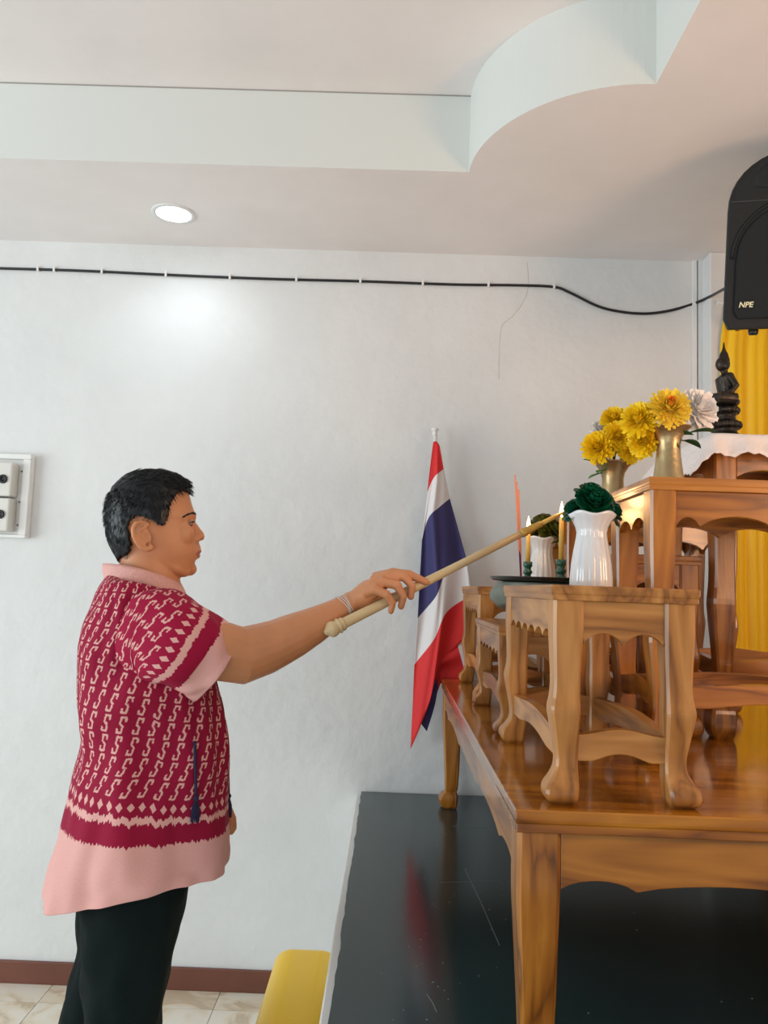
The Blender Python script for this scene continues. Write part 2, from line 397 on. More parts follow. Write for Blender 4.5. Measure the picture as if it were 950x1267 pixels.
# soffit ceiling with a stepped recess whose corner bulges in
ry, rx = 2.463, .652
arc = []
ac = Vector((rx, ry)); ra, rb = rx-.207, ry-1.99
for k in range(25):
    t = PI-(PI/2)*k/24; arc.append((rx+ra*math.cos(t), ry-rb*math.sin(t)))
bnd = [(XL, ry)]+arc+[(rx, YB)]
RT = 3.10
m_ = MB()
outer = [(XL, WY)]+[(a[0], WY) for a in arc]+[(rx, WY)]
# underside of the soffit as strips
vs = []; fs = []
pl = [(XL, ry)]+arc
for a in pl: vs += [(a[0], a[1], CEILZ), (a[0], WY, CEILZ)]
for k in range(len(pl)-1): fs.append((2*k, 2*k+1, 2*k+3, 2*k+2))
m_.add(vs, fs)
m_.add([(rx, YB, CEILZ), (XR, YB, CEILZ), (XR, WY, CEILZ), (rx, WY, CEILZ)], [(0, 1, 2, 3)])
struct('ceiling', m_, CEIL, fix=False, label='pinkish white lowered ceiling border with the downlight in it', cat='ceiling')
m_ = MB(); vs = []; fs = []
for a in bnd: vs += [(a[0], a[1], CEILZ), (a[0], a[1], RT)]
for k in range(len(bnd)-1): fs.append((2*k, 2*k+2, 2*k+3, 2*k+1))
m_.add(vs, fs)
struct('trim_3', m_, mat('ceiling_step_paint', (.70, .72, .69), .6), fix=False, label='pale curved upright face of the ceiling step', cat='ceiling step')
struct('trim_4', MB().box((XL, YB, RT), (XR, WY, RT+.05)), CEIL, label='raised middle of the ceiling inside the step', cat='ceiling')
struct('trim_5', MB().box((XL, ry-.0015, RT-.004), (.207, ry+.001, RT)), mat('dark_joint', (.34, .32, .3), .8), label='thin dark joint line along the top of the ceiling step', cat='joint')
# dais
da = empty('dais', (0, 0, 0), label='low stage with a glossy black top and white edge under the altar table', cat='stage')
obj('body', MB().box((-.1, .45, 0), (XR-.01, WY-.006, DAISZ-.012)), WHITEP, da, bevel=.004)
random.seed(3)
mb = MB(); edge = []
ys = [.45+(WY-.01-.45)*k/70 for k in range(71)]
for y in ys: edge.append(-.082+random.uniform(-.0022, .0022)+.004*noise.noise(Vector((y*3, 0, 0))))
vs = []; 
for y, x in zip(ys, edge): vs += [(x, y, DAISZ), (XR-.012, y, DAISZ), (x, y, DAISZ-.012), (XR-.012, y, DAISZ-.012)]
fs = []
for k in range(70):
    a = 4*k; fs += [(a, a+1, a+5, a+4), (a, a+4, a+6, a+2)]
fs += [(0, 2, 3, 1), (280, 281, 283, 282)]
obj('black_top_sheet', mb.add(vs, fs), BLACKLAC, da, fix=False)
# specks of paint and dust on the black sheet
mb = MB()
for k in range(120):
    x, y = random.uniform(-.05, .9), random.uniform(1.35, 3.0)
    if random.random() < .5: x = random.uniform(-.03, .2)
    r = random.uniform(.0007, .0021)
    mb.lathe((x, y, DAISZ), [(r, 0), (r*.6, .0006)], 6)
for (u, v), (u2, v2) in (((575, 1075), (618, 1170)), ((528, 1230), (540, 1252)), ((560, 1022), (600, 1024)), ((545, 1092), (610, 1090))):
    a, b = atz(u, v, DAISZ+.0003), atz(u2, v2, DAISZ+.0003); mb.tube([a, a.lerp(b, .5)+Vector((.002, 0, 0)), b], .0005, 4)
tag(obj('paint_speck', mb, mat('dust_grey', (.22, .26, .25), .8), da), 'scattered pale specks and scratches', kind='stuff')

# downlight
dl = empty('downlight', (-.842, 2.817, CEILZ), label='round white recessed downlight shining in the ceiling border', cat='ceiling light')
obj('rim', MB().lathe((0, 0, 0), [(.062, -.001), (.064, -.005), (.078, -.004), (.081, .001)], 40), WHITEP, dl, smooth=True)
obj('diffuser', MB().lathe((0, 0, 0), [(.0625, -.0035), (.0625, -.001)], 40), LAMP, dl)
light('downlight_beam', 'SPOT', (-.842, 2.817, CEILZ-.012), (-.842, 2.80, 0), 8, (.80, .93, 1), .05)
sl = bpy.data.objects['downlight_beam'].data; sl.spot_size = 2.75; sl.spot_blend = 1

# cable with clips
cpts = [at(u, v, WY-.006) for u, v in ((-590, 318), (-300, 325), (-60, 330), (0, 332), (100, 335), (206, 340), (330, 345), (446, 348), (560, 352), (640, 353), (685, 355), (705, 362), (740, 379), (770, 386), (800, 388), (830, 384), (860, 375))]
cpts += [at(880, 366, 2.985), at(897, 357, 2.7), at(915, 350, 2.45)]
cpts = smoothpath(cpts, 6)
ca = empty('speaker_cable', cpts[0], label='long black cable clipped along the top of the wall to the speaker', cat='cable')
obj('cable', MB().tube([p-cpts[0] for p in cpts], .0055, 8), BLK, ca, smooth=True)
for u in (48, 68, 127, 206, 285, 367, 446, 523, 604, 685):
    v = 332+(355-332)*(u/685)**.85
    p = at(u, v, WY)
    best = min(cpts, key=lambda q: abs(q.x-p.x)); c = Vector((p.x, WY, best.z+.001))-cpts[0]
    obj('cable_clip', MB().box((c.x-.0045, c.y-.0135, c.z-.009), (c.x+.0045, c.y, c.z+.011)), CLIP, ca, bevel=.002)

# switch panel on the left
sp_ = empty('switch_panel', (-1.408, WY, 1.64), label='white surface mounted switch panel at the left edge of the wall', cat='switch panel')
obj('base_plate', MB().box((-.40, -.022, 0), (0, 0, .325)), CLIP, sp_, bevel=.004)
mb = MB()
for a, b in (((-.40, -.042, 0), (0, -.022, .012)), ((-.40, -.042, .305), (0, -.022, .325)), ((-.030, -.042, .012), (0, -.022, .305))): mb.box(a, b)
obj('raised_rim', mb, CLIP, sp_, bevel=.003)
for z0, z1 in ((.155, .285), (.022, .148)):
    for x0 in (-.175, -.345):
        h = obj('breaker_block', MB().box((x0, -.085, z0), (x0+.125, -.022, z1)), mat('warm_white_plastic', (.68, .67, .62), .4), sp_, bevel=.006)
        obj('black_knob', MB().lathe((x0+.094, -.086, (z0+z1)/2), [(.017, 0), (.017, .005), (.009, .006), (.009, .002)], 20, axis=(0, -1, 0)), BLK, h, smooth=True)
for z in (.26, .14, .05):
    obj('screw', MB().lathe((-.042, -.0225, z), [(.004, 0), (.003, .002)], 10, axis=(0, -1, 0)), PEWTER, sp_)

# yellow padded stool
ys_ = empty('padded_stool', (-.2, 2.2, 0), label='yellow vinyl padded stool on the tiles beside the stage', cat='stool')
mb = MB(); rings = []
x0, x1, y0, y1, zt = -.075, .09, -.50, .125, .5
for ins, z in ((.012, .405), (0, .412), (-.006, .44), (-.004, .475), (.008, .492), (.024, .502), (.045, .507)):
    a0, a1, b0, b1 = x0+ins, x1-ins, y0+ins, y1-ins; ring = []; rr = .03-max(ins, 0)*.5
    for cx, cy, s0 in ((a1-rr, b1-rr, 0), (a0+rr, b1-rr, 1), (a0+rr, b0+rr, 2), (a1-rr, b0+rr, 3)):
        for k in range(6): t = (s0+k/5)*PI/2; ring.append((cx+rr*math.cos(t), cy+rr*math.sin(t), z))
    rings.append(ring)
mb.loft(rings); obj('cushion', mb, YVIN, ys_, smooth=True)
obj('frame', MB().box((x0-.006, y0-.004, .375), (x1, y1+.004, .408)), mat('brown_wood_frame', (.11, .045, .025), .4), ys_, bevel=.003)
for x in (x0+.01, x1-.03):
    for y in (y0+.015, y1-.04): obj('leg', MB().box((x, y, 0), (x+.024, y+.024, .376)), mat('stool_leg', (.10, .04, .025), .4), ys_, bevel=.002)

# ---------------------------------------------------------------- altar tables
def lerp_rows(rows, n):
    out = []; m = len(rows)-1
    for i in range(n+1):
        g = i/n*m; k = min(int(g), m-1); t = g-k
        a, b, c, d = rows[max(k-1, 0)], rows[k], rows[k+1], rows[min(k+2, m)]
        out.append([.5*(2*q+(r-p)*t+(2*p-5*q+4*r-s)*t*t+(3*q-p-3*r+s)*t**3) for p, q, r, s in zip(a, b, c, d)])
    return out
def square_ring(cx, cy, w, z, ch=.12):
    h = w/2; c = w*ch
    return [Vector(p) for p in ((cx-h+c, cy-h, z), (cx+h-c, cy-h, z), (cx+h, cy-h+c, z), (cx+h, cy+h-c, z), (cx+h-c, cy+h, z), (cx-h+c, cy+h, z), (cx-h, cy+h-c, z), (cx-h, cy-h+c, z))]
def leg(w, h, sx, sy, style):
    if style == 'cab':
        prof = [(0, .74, .10), (.022, .98, .14), (.055, 1.06, .16), (.09, 1.02, .12), (.125, .86, .02), (.17, .72, -.05), (.23, .70, -.06), (.31, .78, -.02), (.40, .90, .03), (.46, .96, .05), (.52, .88, .02), (.60, .86, .0), (.74, .94, .0), (.85, 1, 0), (1, 1, 0)]
    else:
        prof = [(0, .6, .0), (.02, .85, .04), (.07, 1.0, .08), (.115, .86, .03), (.14, .62, -.03), (.18, .68, -.06), (.35, .78, -.06), (.55, .88, -.03), (.75, .98, 0), (.86, 1, 0), (1, 1, 0)]
    rings = [square_ring(sx*o*w, sy*o*w, w*s_, max(t, 0)*h, .1) for t, s_, o in lerp_rows(prof, 44)]
    return MB().loft(rings)
def apron_poly(L, d, arches):
    # list of (s, depth) lower edge; arches = (s0, s1, amplitude)
    pts = [(0, 0), (L, 0)]
    low = []
    for s0, s1, am in arches:
        for k in range(9):
            q = k/8; low.append(((s0+(s1-s0)*q)*L, -d+am*math.sin(PI*q)**.7))
    return pts + low[::-1]
def altar_table(name, x0, x1, y0, y1, z0, zt, lw, tt, ad, woods, label, cat='altar table', group=None, front=None, side=None, style='cab', stretch=True, over=.005, top_mat=None, sd=None):
    cx, cy = (x0+x1)/2, (y0+y1)/2; T = empty(name, (cx, cy, z0), label=label, cat=cat, group=group)
    hx, hy, h = (x1-x0)/2, (y1-y0)/2, zt-z0
    w0, w1, w2 = woods
    long_y = hy > hx
    tm = top_mat or (w1 if long_y else w0)
    rings = []
    for ins, z in ((over*.9, h-tt), (over*.35, h-tt), (over*.35, h-tt*.62), (over*.1, h-tt*.55), (0, h-tt*.42), (0, h-tt*.1), (over*.15, h)):
        a, b = hx-ins, hy-ins; rings.append([Vector(p) for p in ((-a, -b, z), (a, -b, z), (a, b, z), (-a, b, z))])
    obj('tabletop', MB().loft(rings), tm, T, bevel=.0015)
    ix, iy = hx-over, hy-over; lh = h-tt
    for sx in (-1, 1):
        for sy in (-1, 1):
            obj('leg', leg(lw, lh, sx, sy, style), w2, T, loc=(sx*(ix-lw/2), sy*(iy-lw/2), 0))
    front = front or [(0, .5, ad*.27), (.5, 1, ad*.27)]
    side = side or [(k/6, (k+1)/6, ad*.2) for k in range(6)]
    th = .014; ins = .005; Lx = 2*(ix-lw); Ly = 2*(iy-lw)
    px = apron_poly(Lx, ad, front); py = apron_poly(Ly, sd or ad, side)
    for s in (-1, 1):
        yy = s*(iy-ins); obj('apron', MB().prism(px, lambda a, b: (a-Lx/2, yy, lh+b), lambda a, b: (a-Lx/2, yy-s*th, lh+b)), w0, T, bevel=.001)
        xx = s*(ix-ins); obj('apron', MB().prism(py, lambda a, b: (xx, a-Ly/2, lh+b), lambda a, b: (xx-s*th, a-Ly/2, lh+b)), w1, T, bevel=.001)
    if stretch:
        sz = max(.062, h*.2); sh = .036; n = 16
        for s in (-1, 1):
            def poly(L):
                up = [(L*k/n, sh+.010*math.sin(PI*k/n)**2 if n else 0) for k in range(n+1)]
                lo = [(L*k/n, -.004+.012*math.sin(PI*min(max((k/n-.2)/.6, 0), 1))) for k in range(n, -1, -1)]
                return up+lo
            yy = s*(iy-lw*.32); pf = poly(Lx+lw*.4)
            obj('stretcher', MB().prism(pf, lambda a, b: (a-Lx/2-lw*.2, yy, sz+b), lambda a, b: (a-Lx/2-lw*.2, yy-s*.02, sz+b)), w0, T, bevel=.0015)
            xx = s*(ix-lw*.32); pf = poly(Ly+lw*.4)
            obj('stretcher', MB().prism(pf, lambda a, b: (xx, a-Ly/2-lw*.2, sz+b), lambda a, b: (xx-s*.02, a-Ly/2-lw*.2, sz+b)), w1, T, bevel=.0015)
    return T
TZ = 1.178
cen = [(0, .105, .014), (.105, .36, .012), (.36, .64, .003), (.64, .895, .012), (.895, 1, .014)]
altar_table('base_table', .198, 1.42, 1.230, 2.955, DAISZ, TZ, .066, .034, .082, HON, 'large varnished teak table on the black stage carrying the small tables', cat='table', front=cen, side=cen, style='base', stretch=False, top_mat=GLOSS, sd=.075)
altar_table('altar_table', .253, .486, 1.262, 1.80, TZ, 1.514, .048, .024, .068, TEAK, 'pale teak side table nearest the camera with a white vase on it', group=None, sd=.062)
altar_table('altar_table', .250, .486, 1.845, 2.345, TZ, 1.422, .046, .022, .055, TEAK, 'low teak middle table under the metal offering bowl', sd=.05)
altar_table('altar_table', .258, .492, 2.372, 2.90, TZ, 1.514, .048, .024, .066, TEAK, 'pale teak side table farthest back behind the flag', sd=.06)
altar_table('altar_table', .505, 1.01, 1.575, 1.875, TZ, 1.738, .052, .026, .07, HON, 'tall honey coloured teak table carrying the near brass vase', front=[(0, .12, .018), (.12, .5, .022), (.5, .88, .022), (.88, 1, .018)], side=[(0, .5, .022), (.5, 1, .022)])
altar_table('altar_table', .505, 1.01, 2.325, 2.625, TZ, 1.738, .052, .026, .07, HON, 'tall teak table farther back carrying the far brass vase', front=[(0, .12, .018), (.12, .5, .022), (.5, .88, .022), (.88, 1, .018)], side=[(0, .5, .022), (.5, 1, .022)])
altar_table('altar_table', .53, .738, 1.905, 2.295, TZ, 1.60, .046, .022, .06, HON, 'middle height teak table half hidden between the tall ones')
altar_table('altar_table', .758, 1.15, 1.892, 2.31, TZ, 1.888, .056, .026, .07, HON, 'tallest teak table under the white lace cloth', side=[(0, .5, .022), (.5, 1, .022)])

# lace cloth draped over tallest table
mb = MB(); nx, ny = 46, 60; X0, X1, Y0, Y1, Z = .758, 1.15, 1.892, 2.31, 1.892
LO, RO, FO, BO = .125, .06, .075, .05   # overhangs: left, right, front, back
uu = [-(LO)+(X1-X0+LO+RO)*k/nx for k in range(nx+1)]; vv = [-(FO)+(Y1-Y0+FO+BO)*k/ny for k in range(ny+1)]
for v in vv:
    for u in uu:
        dx = 0 if 0 <= u <= X1-X0 else (u if u < 0 else u-(X1-X0)); dy = 0 if 0 <= v <= Y1-Y0 else (v if v < 0 else v-(Y1-Y0))
        x = X0+min(max(u, 0), X1-X0); y = Y0+min(max(v, 0), Y1-Y0)
        d = math.hypot(dx, dy); z = Z
        if d > 0:
            w = .010*math.sin((y if abs(dx) > abs(dy) else x)*70)+.006*math.sin((x+y)*37)
            fl_ = min(d, .012)*.6+max(d-.012, 0)*.55+ .6*w*min(d/.05, 1)
            x += math.copysign(fl_, dx)*(abs(dx)/d) if dx else 0; y += math.copysign(fl_, dy)*(abs(dy)/d) if dy else 0
            z -= max(d-.006, 0)*.80
            z += .014*noise.noise(Vector((x*26, y*22, 0)))*min(d/.03, 1)+.003*math.sin(x*260+y*260)*(1 if d > .06 else 0)
        else: z += .002+.0045*abs(noise.noise(Vector((x*14, y*14, 3))))
        mb.v.append(Vector((x, y, z)))
for j in range(ny):
    for i in range(nx):
        a = j*(nx+1)+i; mb.f.append((a, a+1, a+nx+2, a+nx+1)); mb.mi.append(0)
lc = obj('lace_cloth', mb, LACE, smooth=True); md = lc.modifiers.new('s', 'SOLIDIFY'); md.thickness = .002; md.offset = 1
tag(lc, 'white crumpled lace cloth draped over the tallest altar table', 'cloth')

# ---------------------------------------------------------------- things on the altar
def vase_white(x, y, z, label):
    v = empty('ceramic_vase', (x, y, z), label=label, cat='vase', group='white fluted vases with green roses')
    prof = [(.041, 0), (.0435, .004), (.043, .02), (.0405, .05), (.0365, .075), (.032, .1), (.0305, .112), (.033, .124), (.040, .137), (.0475, .147), (.0505, .1525)]
    inner = [(.0485, .1525), (.038, .139), (.030, .120), (.028, .105), (.02, .1)]
    mb = MB(); rings = []; n = 96
    for k, (r, zz) in enumerate(prof+inner):
        ring = []
        for j in range(n):
            a = 2*PI*j/n; top = max(0, (zz-.125)/.03)
            fl = .055*(1-min(top, 1))*(1-abs(math.sin(8*a))) if k < len(prof) else 0
            wav = top*.0035*math.sin(5*a+.6)
            ring.append((r*(1-fl)*math.cos(a), r*(1-fl)*math.sin(a), zz+wav))
        rings.append(ring)
    obj('body', mb.loft(rings), CERAM, v, smooth=True)
    return v
def petal(mb, c, q, w, l, cup, mi=0, n=3, tip=.6):
    # a cupped petal: base at c, pointing along q's z axis, facing q's y axis
    vs = []
    for i in range(n+1):
        t = i/n; ww = w*math.sin(PI*(.12+.88*t*tip+.0))**.7 if tip < 1 else w*math.sin(PI*t)
        for s in (-1, 0, 1):
            vs.append(c+q @ Vector((s*ww*.5, cup*l*(t*t)-abs(s)*ww*.16, l*t)))
    fs = []
    for i in range(n):
        for s in range(2): a = i*3+s; fs.append((a, a+1, a+4, a+3))
    mb.add(vs, fs, mi)
def rose(name, c, R, m, label=None, group=None, cat='flower', up=(0, 0, 1), stem=.05, layers=6, leaves=True):
    T = empty(name, c, label=label, cat=cat, group=group); mb = MB()
    Q = Vector((0, 0, 1)).rotation_difference(Vector(up).normalized()).to_matrix()
    for k in range(layers):
        f = k/(layers-1); n = 3+k; op = .10+.95*f
        for j in range(n):
            a = 2*PI*(j/n)+k*.9+random.uniform(-.1, .1)
            rz = Matrix.Rotation(a, 3, 'Z'); rx_ = Matrix.Rotation(-op*random.uniform(.92, 1.06), 3, 'X')
            base = rz @ Vector((0, R*.22*f, -R*.45+R*.1*(1-f)))
            petal(mb, Q @ base, Q @ rz @ rx_, R*(.6+.55*f), R*(.95+.15*f), -.42+.75*f*f, n=5, tip=.78)
    mb.ball((0, 0, -R*.25), R*.3, 8, 6)
    p = obj('petals', mb, m, T, smooth=True, fix=False)
    st = MB().tube([Q @ Vector((0, 0, -R*.3)), Q @ Vector((0, 0, -R*.3))+Vector((0, 0, -stem))], .0028, 6)
    obj('stem', st, DLEAF, T)
    return T
def leafmesh(mb, base, d, L_, w, droop=.3, mi=0):
    base = Vector(base); d = Vector(d).normalized(); side = d.cross(Vector((0, 0, 1))).normalized(); up = side.cross(d)
    vs = []; n = 6
    for i in range(n+1):
        t = i/n; ww = w*math.sin(PI*min(t*.96+.04, 1))**.8
        p = base+d*L_*t-up*droop*L_*t*t
        for s in (-1, 0, 1): vs.append(p+side*s*ww*.5+up*abs(s)*ww*.14)
    fs = []
    for i in range(n):
        for s in range(2): a = i*3+s; fs.append((a, a+1, a+4, a+3))
    mb.add(vs, fs, mi)
random.seed(11)
v1 = vase_white(.410, 1.645, 1.514, 'white fluted vase with one big green rose head, on the near side table')
v2 = vase_white(.455, 2.42, 1.514, 'white fluted vase glowing behind the two candles on the far side table')
g1 = 'dark green artificial roses in the near white vase'
rose('green_rose', (.408, 1.645, 1.712), .027, GROSE, 'dark green rose topmost in the near white vase', g1, layers=6, up=(.1, -.45, 1), stem=.06)
rose('green_rose', (.414, 1.632, 1.694), .032, GROSE, 'large open dark green rose facing front over the near vase rim', g1, up=(.05, -.9, .75), layers=7, stem=.04)
rose('green_rose', (.375, 1.655, 1.676), .026, GROSE, 'dark green rose at the left of the near vase rim', g1, up=(-.8, -.2, .7), stem=.035)
rose('green_rose', (.453, 1.650, 1.673), .027, GROSE, 'dark green rose drooping over the right of the near vase rim', g1, up=(.8, -.4, .45), stem=.03)
rose('green_rose', (.425, 1.685, 1.676), .026, GROSE, 'dark green rose at the back of the near vase', g1, up=(.1, .8, .7), stem=.035)
g2 = 'olive artificial roses in the far white vase'
rose('olive_rose', (.462, 2.43, 1.715), .036, OROSE, 'olive green rose topmost in the far white vase', g2, up=(-.1, -.5, 1), stem=.06)
rose('olive_rose', (.490, 2.405, 1.69), .034, OROSE, 'olive green rose at the right side of the far white vase', g2, up=(.7, -.5, .6), stem=.05)
rose('olive_rose', (.475, 2.40, 1.683), .028, OROSE, 'olive green rose low at the front of the far white vase', g2, up=(0, -1, .5), stem=.04)
rose('olive_rose', (.435, 2.44, 1.685), .028, OROSE, 'olive green rose at the left side of the far white vase', g2, up=(-.8, -.2, .6), stem=.04)

def vase_brass(x, y, z, label):
    v = empty('brass_vase', (x, y, z), label=label, cat='vase', group='flared brass vases')
    prof = [(.034, 0), (.036, .003), (.0345, .009), (.031, .02), (.0275, .045), (.025, .07), (.0245, .088), (.028, .103), (.037, .117), (.046, .124), (.048, .1265), (.046, .127), (.035, .118), (.025, .105), (.02, .09)]
    obj('body', MB().lathe((0, 0, 0), prof, 40), BRASS, v, smooth=True); return v
vase_brass(.586, 1.70, 1.738, 'flared brass vase nearest the camera on the tall teak table')
bv = vase_brass(.660, 2.40, 1.738, 'flared brass vase on the tall table farther back'); bv.scale = (1.28, 1.28, 1.28)

def pompom(c, R, label, group, mats=(YPET,), look=(-.2, -1, .4), flat=.8, heart=False, stem_to=None, frill=1.0, nlay=9, name='yellow_flower'):
    T = empty(name, c, label=label, cat='flower', group=group); mb = MB()
    Q = Vector((0, 0, 1)).rotation_difference(Vector(look).normalized()).to_matrix()
    for k in range(nlay):
        f = k/(nlay-1); op = .10+1.75*f; n = int(5+(19 if nlay > 6 else 12)*math.sin(min(op, PI/2)))
        for j in range(n):
            a = 2*PI*j/n+k*1.3+random.uniform(-.15, .15); o2 = op+random.uniform(-.14, .14)
            rz = Matrix.Rotation(a, 3, 'Z'); rx_ = Matrix.Rotation(-o2, 3, 'X')
            l = R*random.uniform(.88, 1.06)*(flat+(1-flat)*math.sin(min(o2, PI/2)))
            petal(mb, Q @ (rz @ Vector((0, R*.05, 0))), Q @ rz @ rx_, R*.27*frill, l, -.16, n=3, tip=.86)
    mb.ball((0, 0, 0), R*.38, 8, 6)
    obj('petals', mb, mats[0], T, smooth=True, fix=False)
    if heart:
        hb = MB()
        for j in range(9):
            a = 2*PI*j/9; rz = Matrix.Rotation(a, 3, 'Z'); rx_ = Matrix.Rotation(-.35, 3, 'X')
            petal(hb, Q @ (rz @ Vector((0, R*.04, R*.45))), Q @ rz @ rx_, R*.12, R*.55, -.1, n=2, tip=.8)
        tag(obj('flower_heart', hb, ORNG, T, fix=False), 'orange centre petals')
    if stem_to:
        c = Vector(c); e = Vector(stem_to)-c; obj('stem', MB().tube([(0, 0, 0), e*.5+Vector((0, 0, .004)), e], .0022, 6), DLEAF, T)
    return T
V1 = (.586, 1.70, 1.845); V2 = (.660, 2.40, 1.878)
G1 = 'yellow artificial flowers in the near brass vase'; G2 = 'yellow artificial flowers in the far brass vase'
random.seed(21)
pompom(at(827, 507, 1.665), .044, 'largest yellow flower with an orange heart above the near brass vase', G1, (YPET2,), look=(-.15, -1, .35), heart=True, stem_to=V1, frill=.9)
pompom(at(791, 521, 1.69), .039, 'yellow pompom flower left of the largest one', G1, look=(-.7, -1, .5), stem_to=V1)
pompom(at(797, 546, 1.72), .035, 'yellow pompom flower hanging low left of the near brass vase', G1, look=(-.7, -1, -.2), stem_to=V1)
pompom(at(741, 554, 2.35), .050, 'yellow pompom flower lowest and leftmost over the far brass vase', G2, look=(-.6, -1, .1), stem_to=V2)
pompom(at(760, 520, 2.40), .042, 'small yellow pompom flower at the top of the far bunch', G2, look=(-.4, -1, .6), stem_to=V2)
pompom(at(764, 541, 2.34), .046, 'yellow pompom flower in the middle of the far bunch', G2, look=(-.1, -1, .2), stem_to=V2)
pompom(at(780, 556, 2.34), .042, 'yellow pompom flower low at the right of the far bunch', G2, look=(.2, -1, -.1), stem_to=V2)
pompom(at(792, 545, 2.40), .042, 'yellow pompom flower at the right rear of the far bunch', G2, look=(.4, -1, .3), stem_to=V2)
pompom(at(861, 508, 1.74), .047, 'large white ruffled flower at the right of the near brass vase', None, (WPET,), look=(.5, -1, .35), stem_to=V1, frill=1.9, nlay=5, name='white_flower')
pompom(at(742, 531, 2.45), .03, 'small white flower behind the leftmost yellow flower', None, (WPET,), look=(-.3, -1, .6), stem_to=V2, frill=1.6, nlay=5, name='white_flower')
def sprig(label, base, tips, m, w=.03):
    T = empty('leaf_sprig', base, label=label, cat='leaves', group='leaves among the vase flowers'); b = Vector(base)
    for tp in tips:
        d = Vector(tp)-b; mb = MB(); mid = d*.45
        leafmesh(mb, mid, d, (d-mid).length, w, .12); o = obj('leaf', mb, m, T, smooth=True, fix=False); md = o.modifiers.new('s', 'SOLIDIFY'); md.thickness = .0008
        obj('stem', MB().tube([(0, 0, 0), mid*1.05], .0015, 5), m, o)
sprig('bright green leaves hanging at the left of the far brass vase', V2, [at(727, 590, 2.38), at(722, 566, 2.42), at(738, 583, 2.36)], LEAF, .034)
sprig('green leaf sticking up behind the small yellow flower', V2, [at(766, 505, 2.46), at(772, 508, 2.45)], LEAF, .03)
sprig('dark green leaves drooping at the right of the near brass vase', V1, [at(842, 558, 1.69), at(868, 552, 1.70), at(884, 530, 1.72), at(858, 536, 1.68)], DLEAF, .036)

# offering bowl on a foot, tray, incense, candles
TC = (.402, 2.09)
bw = empty('offering_bowl', (TC[0]-.006, TC[1], 1.422), label='tarnished round metal bowl on the low middle table under the dark tray', cat='bowl')
obj('foot', MB().lathe((0, 0, 0), [(.07, 0), (.072, .004), (.055, .010), (.05, .02)], 40), PEWTER, bw, smooth=True)
obj('body', MB().lathe((0, 0, 0), [(.05, .018), (.085, .024), (.118, .040), (.135, .060), (.137, .074), (.130, .088), (.118, .098), (.122, .1035), (.112, .1035), (.10, .09)], 48), PEWTER, bw, smooth=True)
tr = empty('round_tray', (*TC, 1.526), label='dark lacquered round tray on the metal bowl holding candles and incense', cat='tray')
obj('plate', MB().lathe((0, 0, 0), [(.10, 0), (.135, .004), (.143, .011), (.143, .0135), (.138, .0135), (.13, .0085), (.05, .0075)], 56), LACQ, tr, smooth=True)
def candle(x, y, zt, label):
    z0 = 1.534; hz = .050
    h = empty('candle_holder', (x, y, z0), label='green glazed candle holder under '+label, cat='candle holder', group='green candle holders')
    obj('body', MB().lathe((0, 0, 0), [(.014, 0), (.0145, .004), (.0095, .009), (.0085, .015), (.0125, .019), (.0125, .024), (.009, .028), (.0095, .034), (.0125, .038), (.0125, hz), (.0085, hz), (.0085, hz-.008)], 24), HOLD, h, smooth=True)
    b = z0+hz-.008
    c = empty('candle', (x, y, b), label='burning thin yellow candle, '+label, cat='candle', group='burning yellow candles')
    k = zt-b
    obj('wax', MB().lathe((0, 0, 0), [(.0068, 0), (.0062, k*.6), (.0055, k), (.002, k-.001)], 16), WAX, c, smooth=True)
    obj('wick', MB().tube([(0, 0, k-.002), (.0005, 0, k+.006)], .0008, 5), BLK, c)
    obj('flame', MB().lathe((0, 0, k+.001), [(.001, 0), (.0042, .006), (.0055, .012), (.0045, .021), (.0022, .031), (.0003, .040)], 14), FLAME, c, smooth=True)
    light('candle_light', 'POINT', (x, y, zt+.05), (x, y, 0), .27, (1, .52, .2), .02)
candle(.420, 1.985, 1.688, 'the nearer one touched by the stick')
candle(.374, 2.195, 1.668, 'the farther one at left')
ip = at(643, 712, 2.06)
for k, (du, dv) in enumerate(((-6, 588), (-4, 596), (-1.5, 606))):
    tp = at(643+du, dv, 2.06+.012*k); b = Vector((.333+.002*k, 2.06+.004*k, 1.5345))
    i_ = empty('incense_stick', b, label='salmon incense stick standing %s on the dark tray' % ('tallest of three', 'in the middle of three', 'shortest of three')[k], cat='incense stick', group='incense sticks on the tray')
    d = tp-b
    obj('stem', MB().tube([(0, 0, 0), d*.28], .0011, 5), INCST, i_)
    obj('incense', MB().tube([d*.27, d], [.0026, .0022], 7), INC, i_)

# seated bronze statue
by = 2.03; bx = .842
st = empty('seated_statue', (bx, by, 1.898), label='small dark bronze seated figure statue on the lace cloth', cat='statue')
mb = MB().lathe((0, 0, 0), [(.036, 0), (.040, .006), (.040, .016), (.031, .024), (.030, .032), (.036, .040), (.036, .050), (.028, .057), (.0265, .068), (.033, .078), (.034, .088), (.03, .094)], 36, sx=.98, sy=1.25)
for k in range(16):
    a = 2*PI*k/16; mb.ball((.035*math.cos(a), .045*math.sin(a), .044), (.008, .008, .009), 8, 6)
    mb.ball((.031*math.cos(a+.2), .040*math.sin(a+.2), .082), (.007, .007, .009), 8, 6)
remesh('pedestal', mb, BRONZE, .0017, st, 2)
mb = MB()
mb.ball((-.004, 0, .104), (.040, .052, .015), 20, 12)                       # crossed legs
mb.tube([(.012, -.045, .106), (-.026, -.048, .108), (-.040, -.012, .112), (-.03, .02, .115)], [.015, .015, .012, .01], 10)
mb.tube([(.012, .045, .106), (-.026, .048, .106), (-.038, .012, .105)], [.015, .015, .011], 10)
mb.tube([(.008, 0, .100), (.006, 0, .125), (.004, 0, .150), (.003, 0, .168), (.004, 0, .178)], [.022, .019, .022, .024, .012], 14, squash=1.25, side=(1, 0, 0))
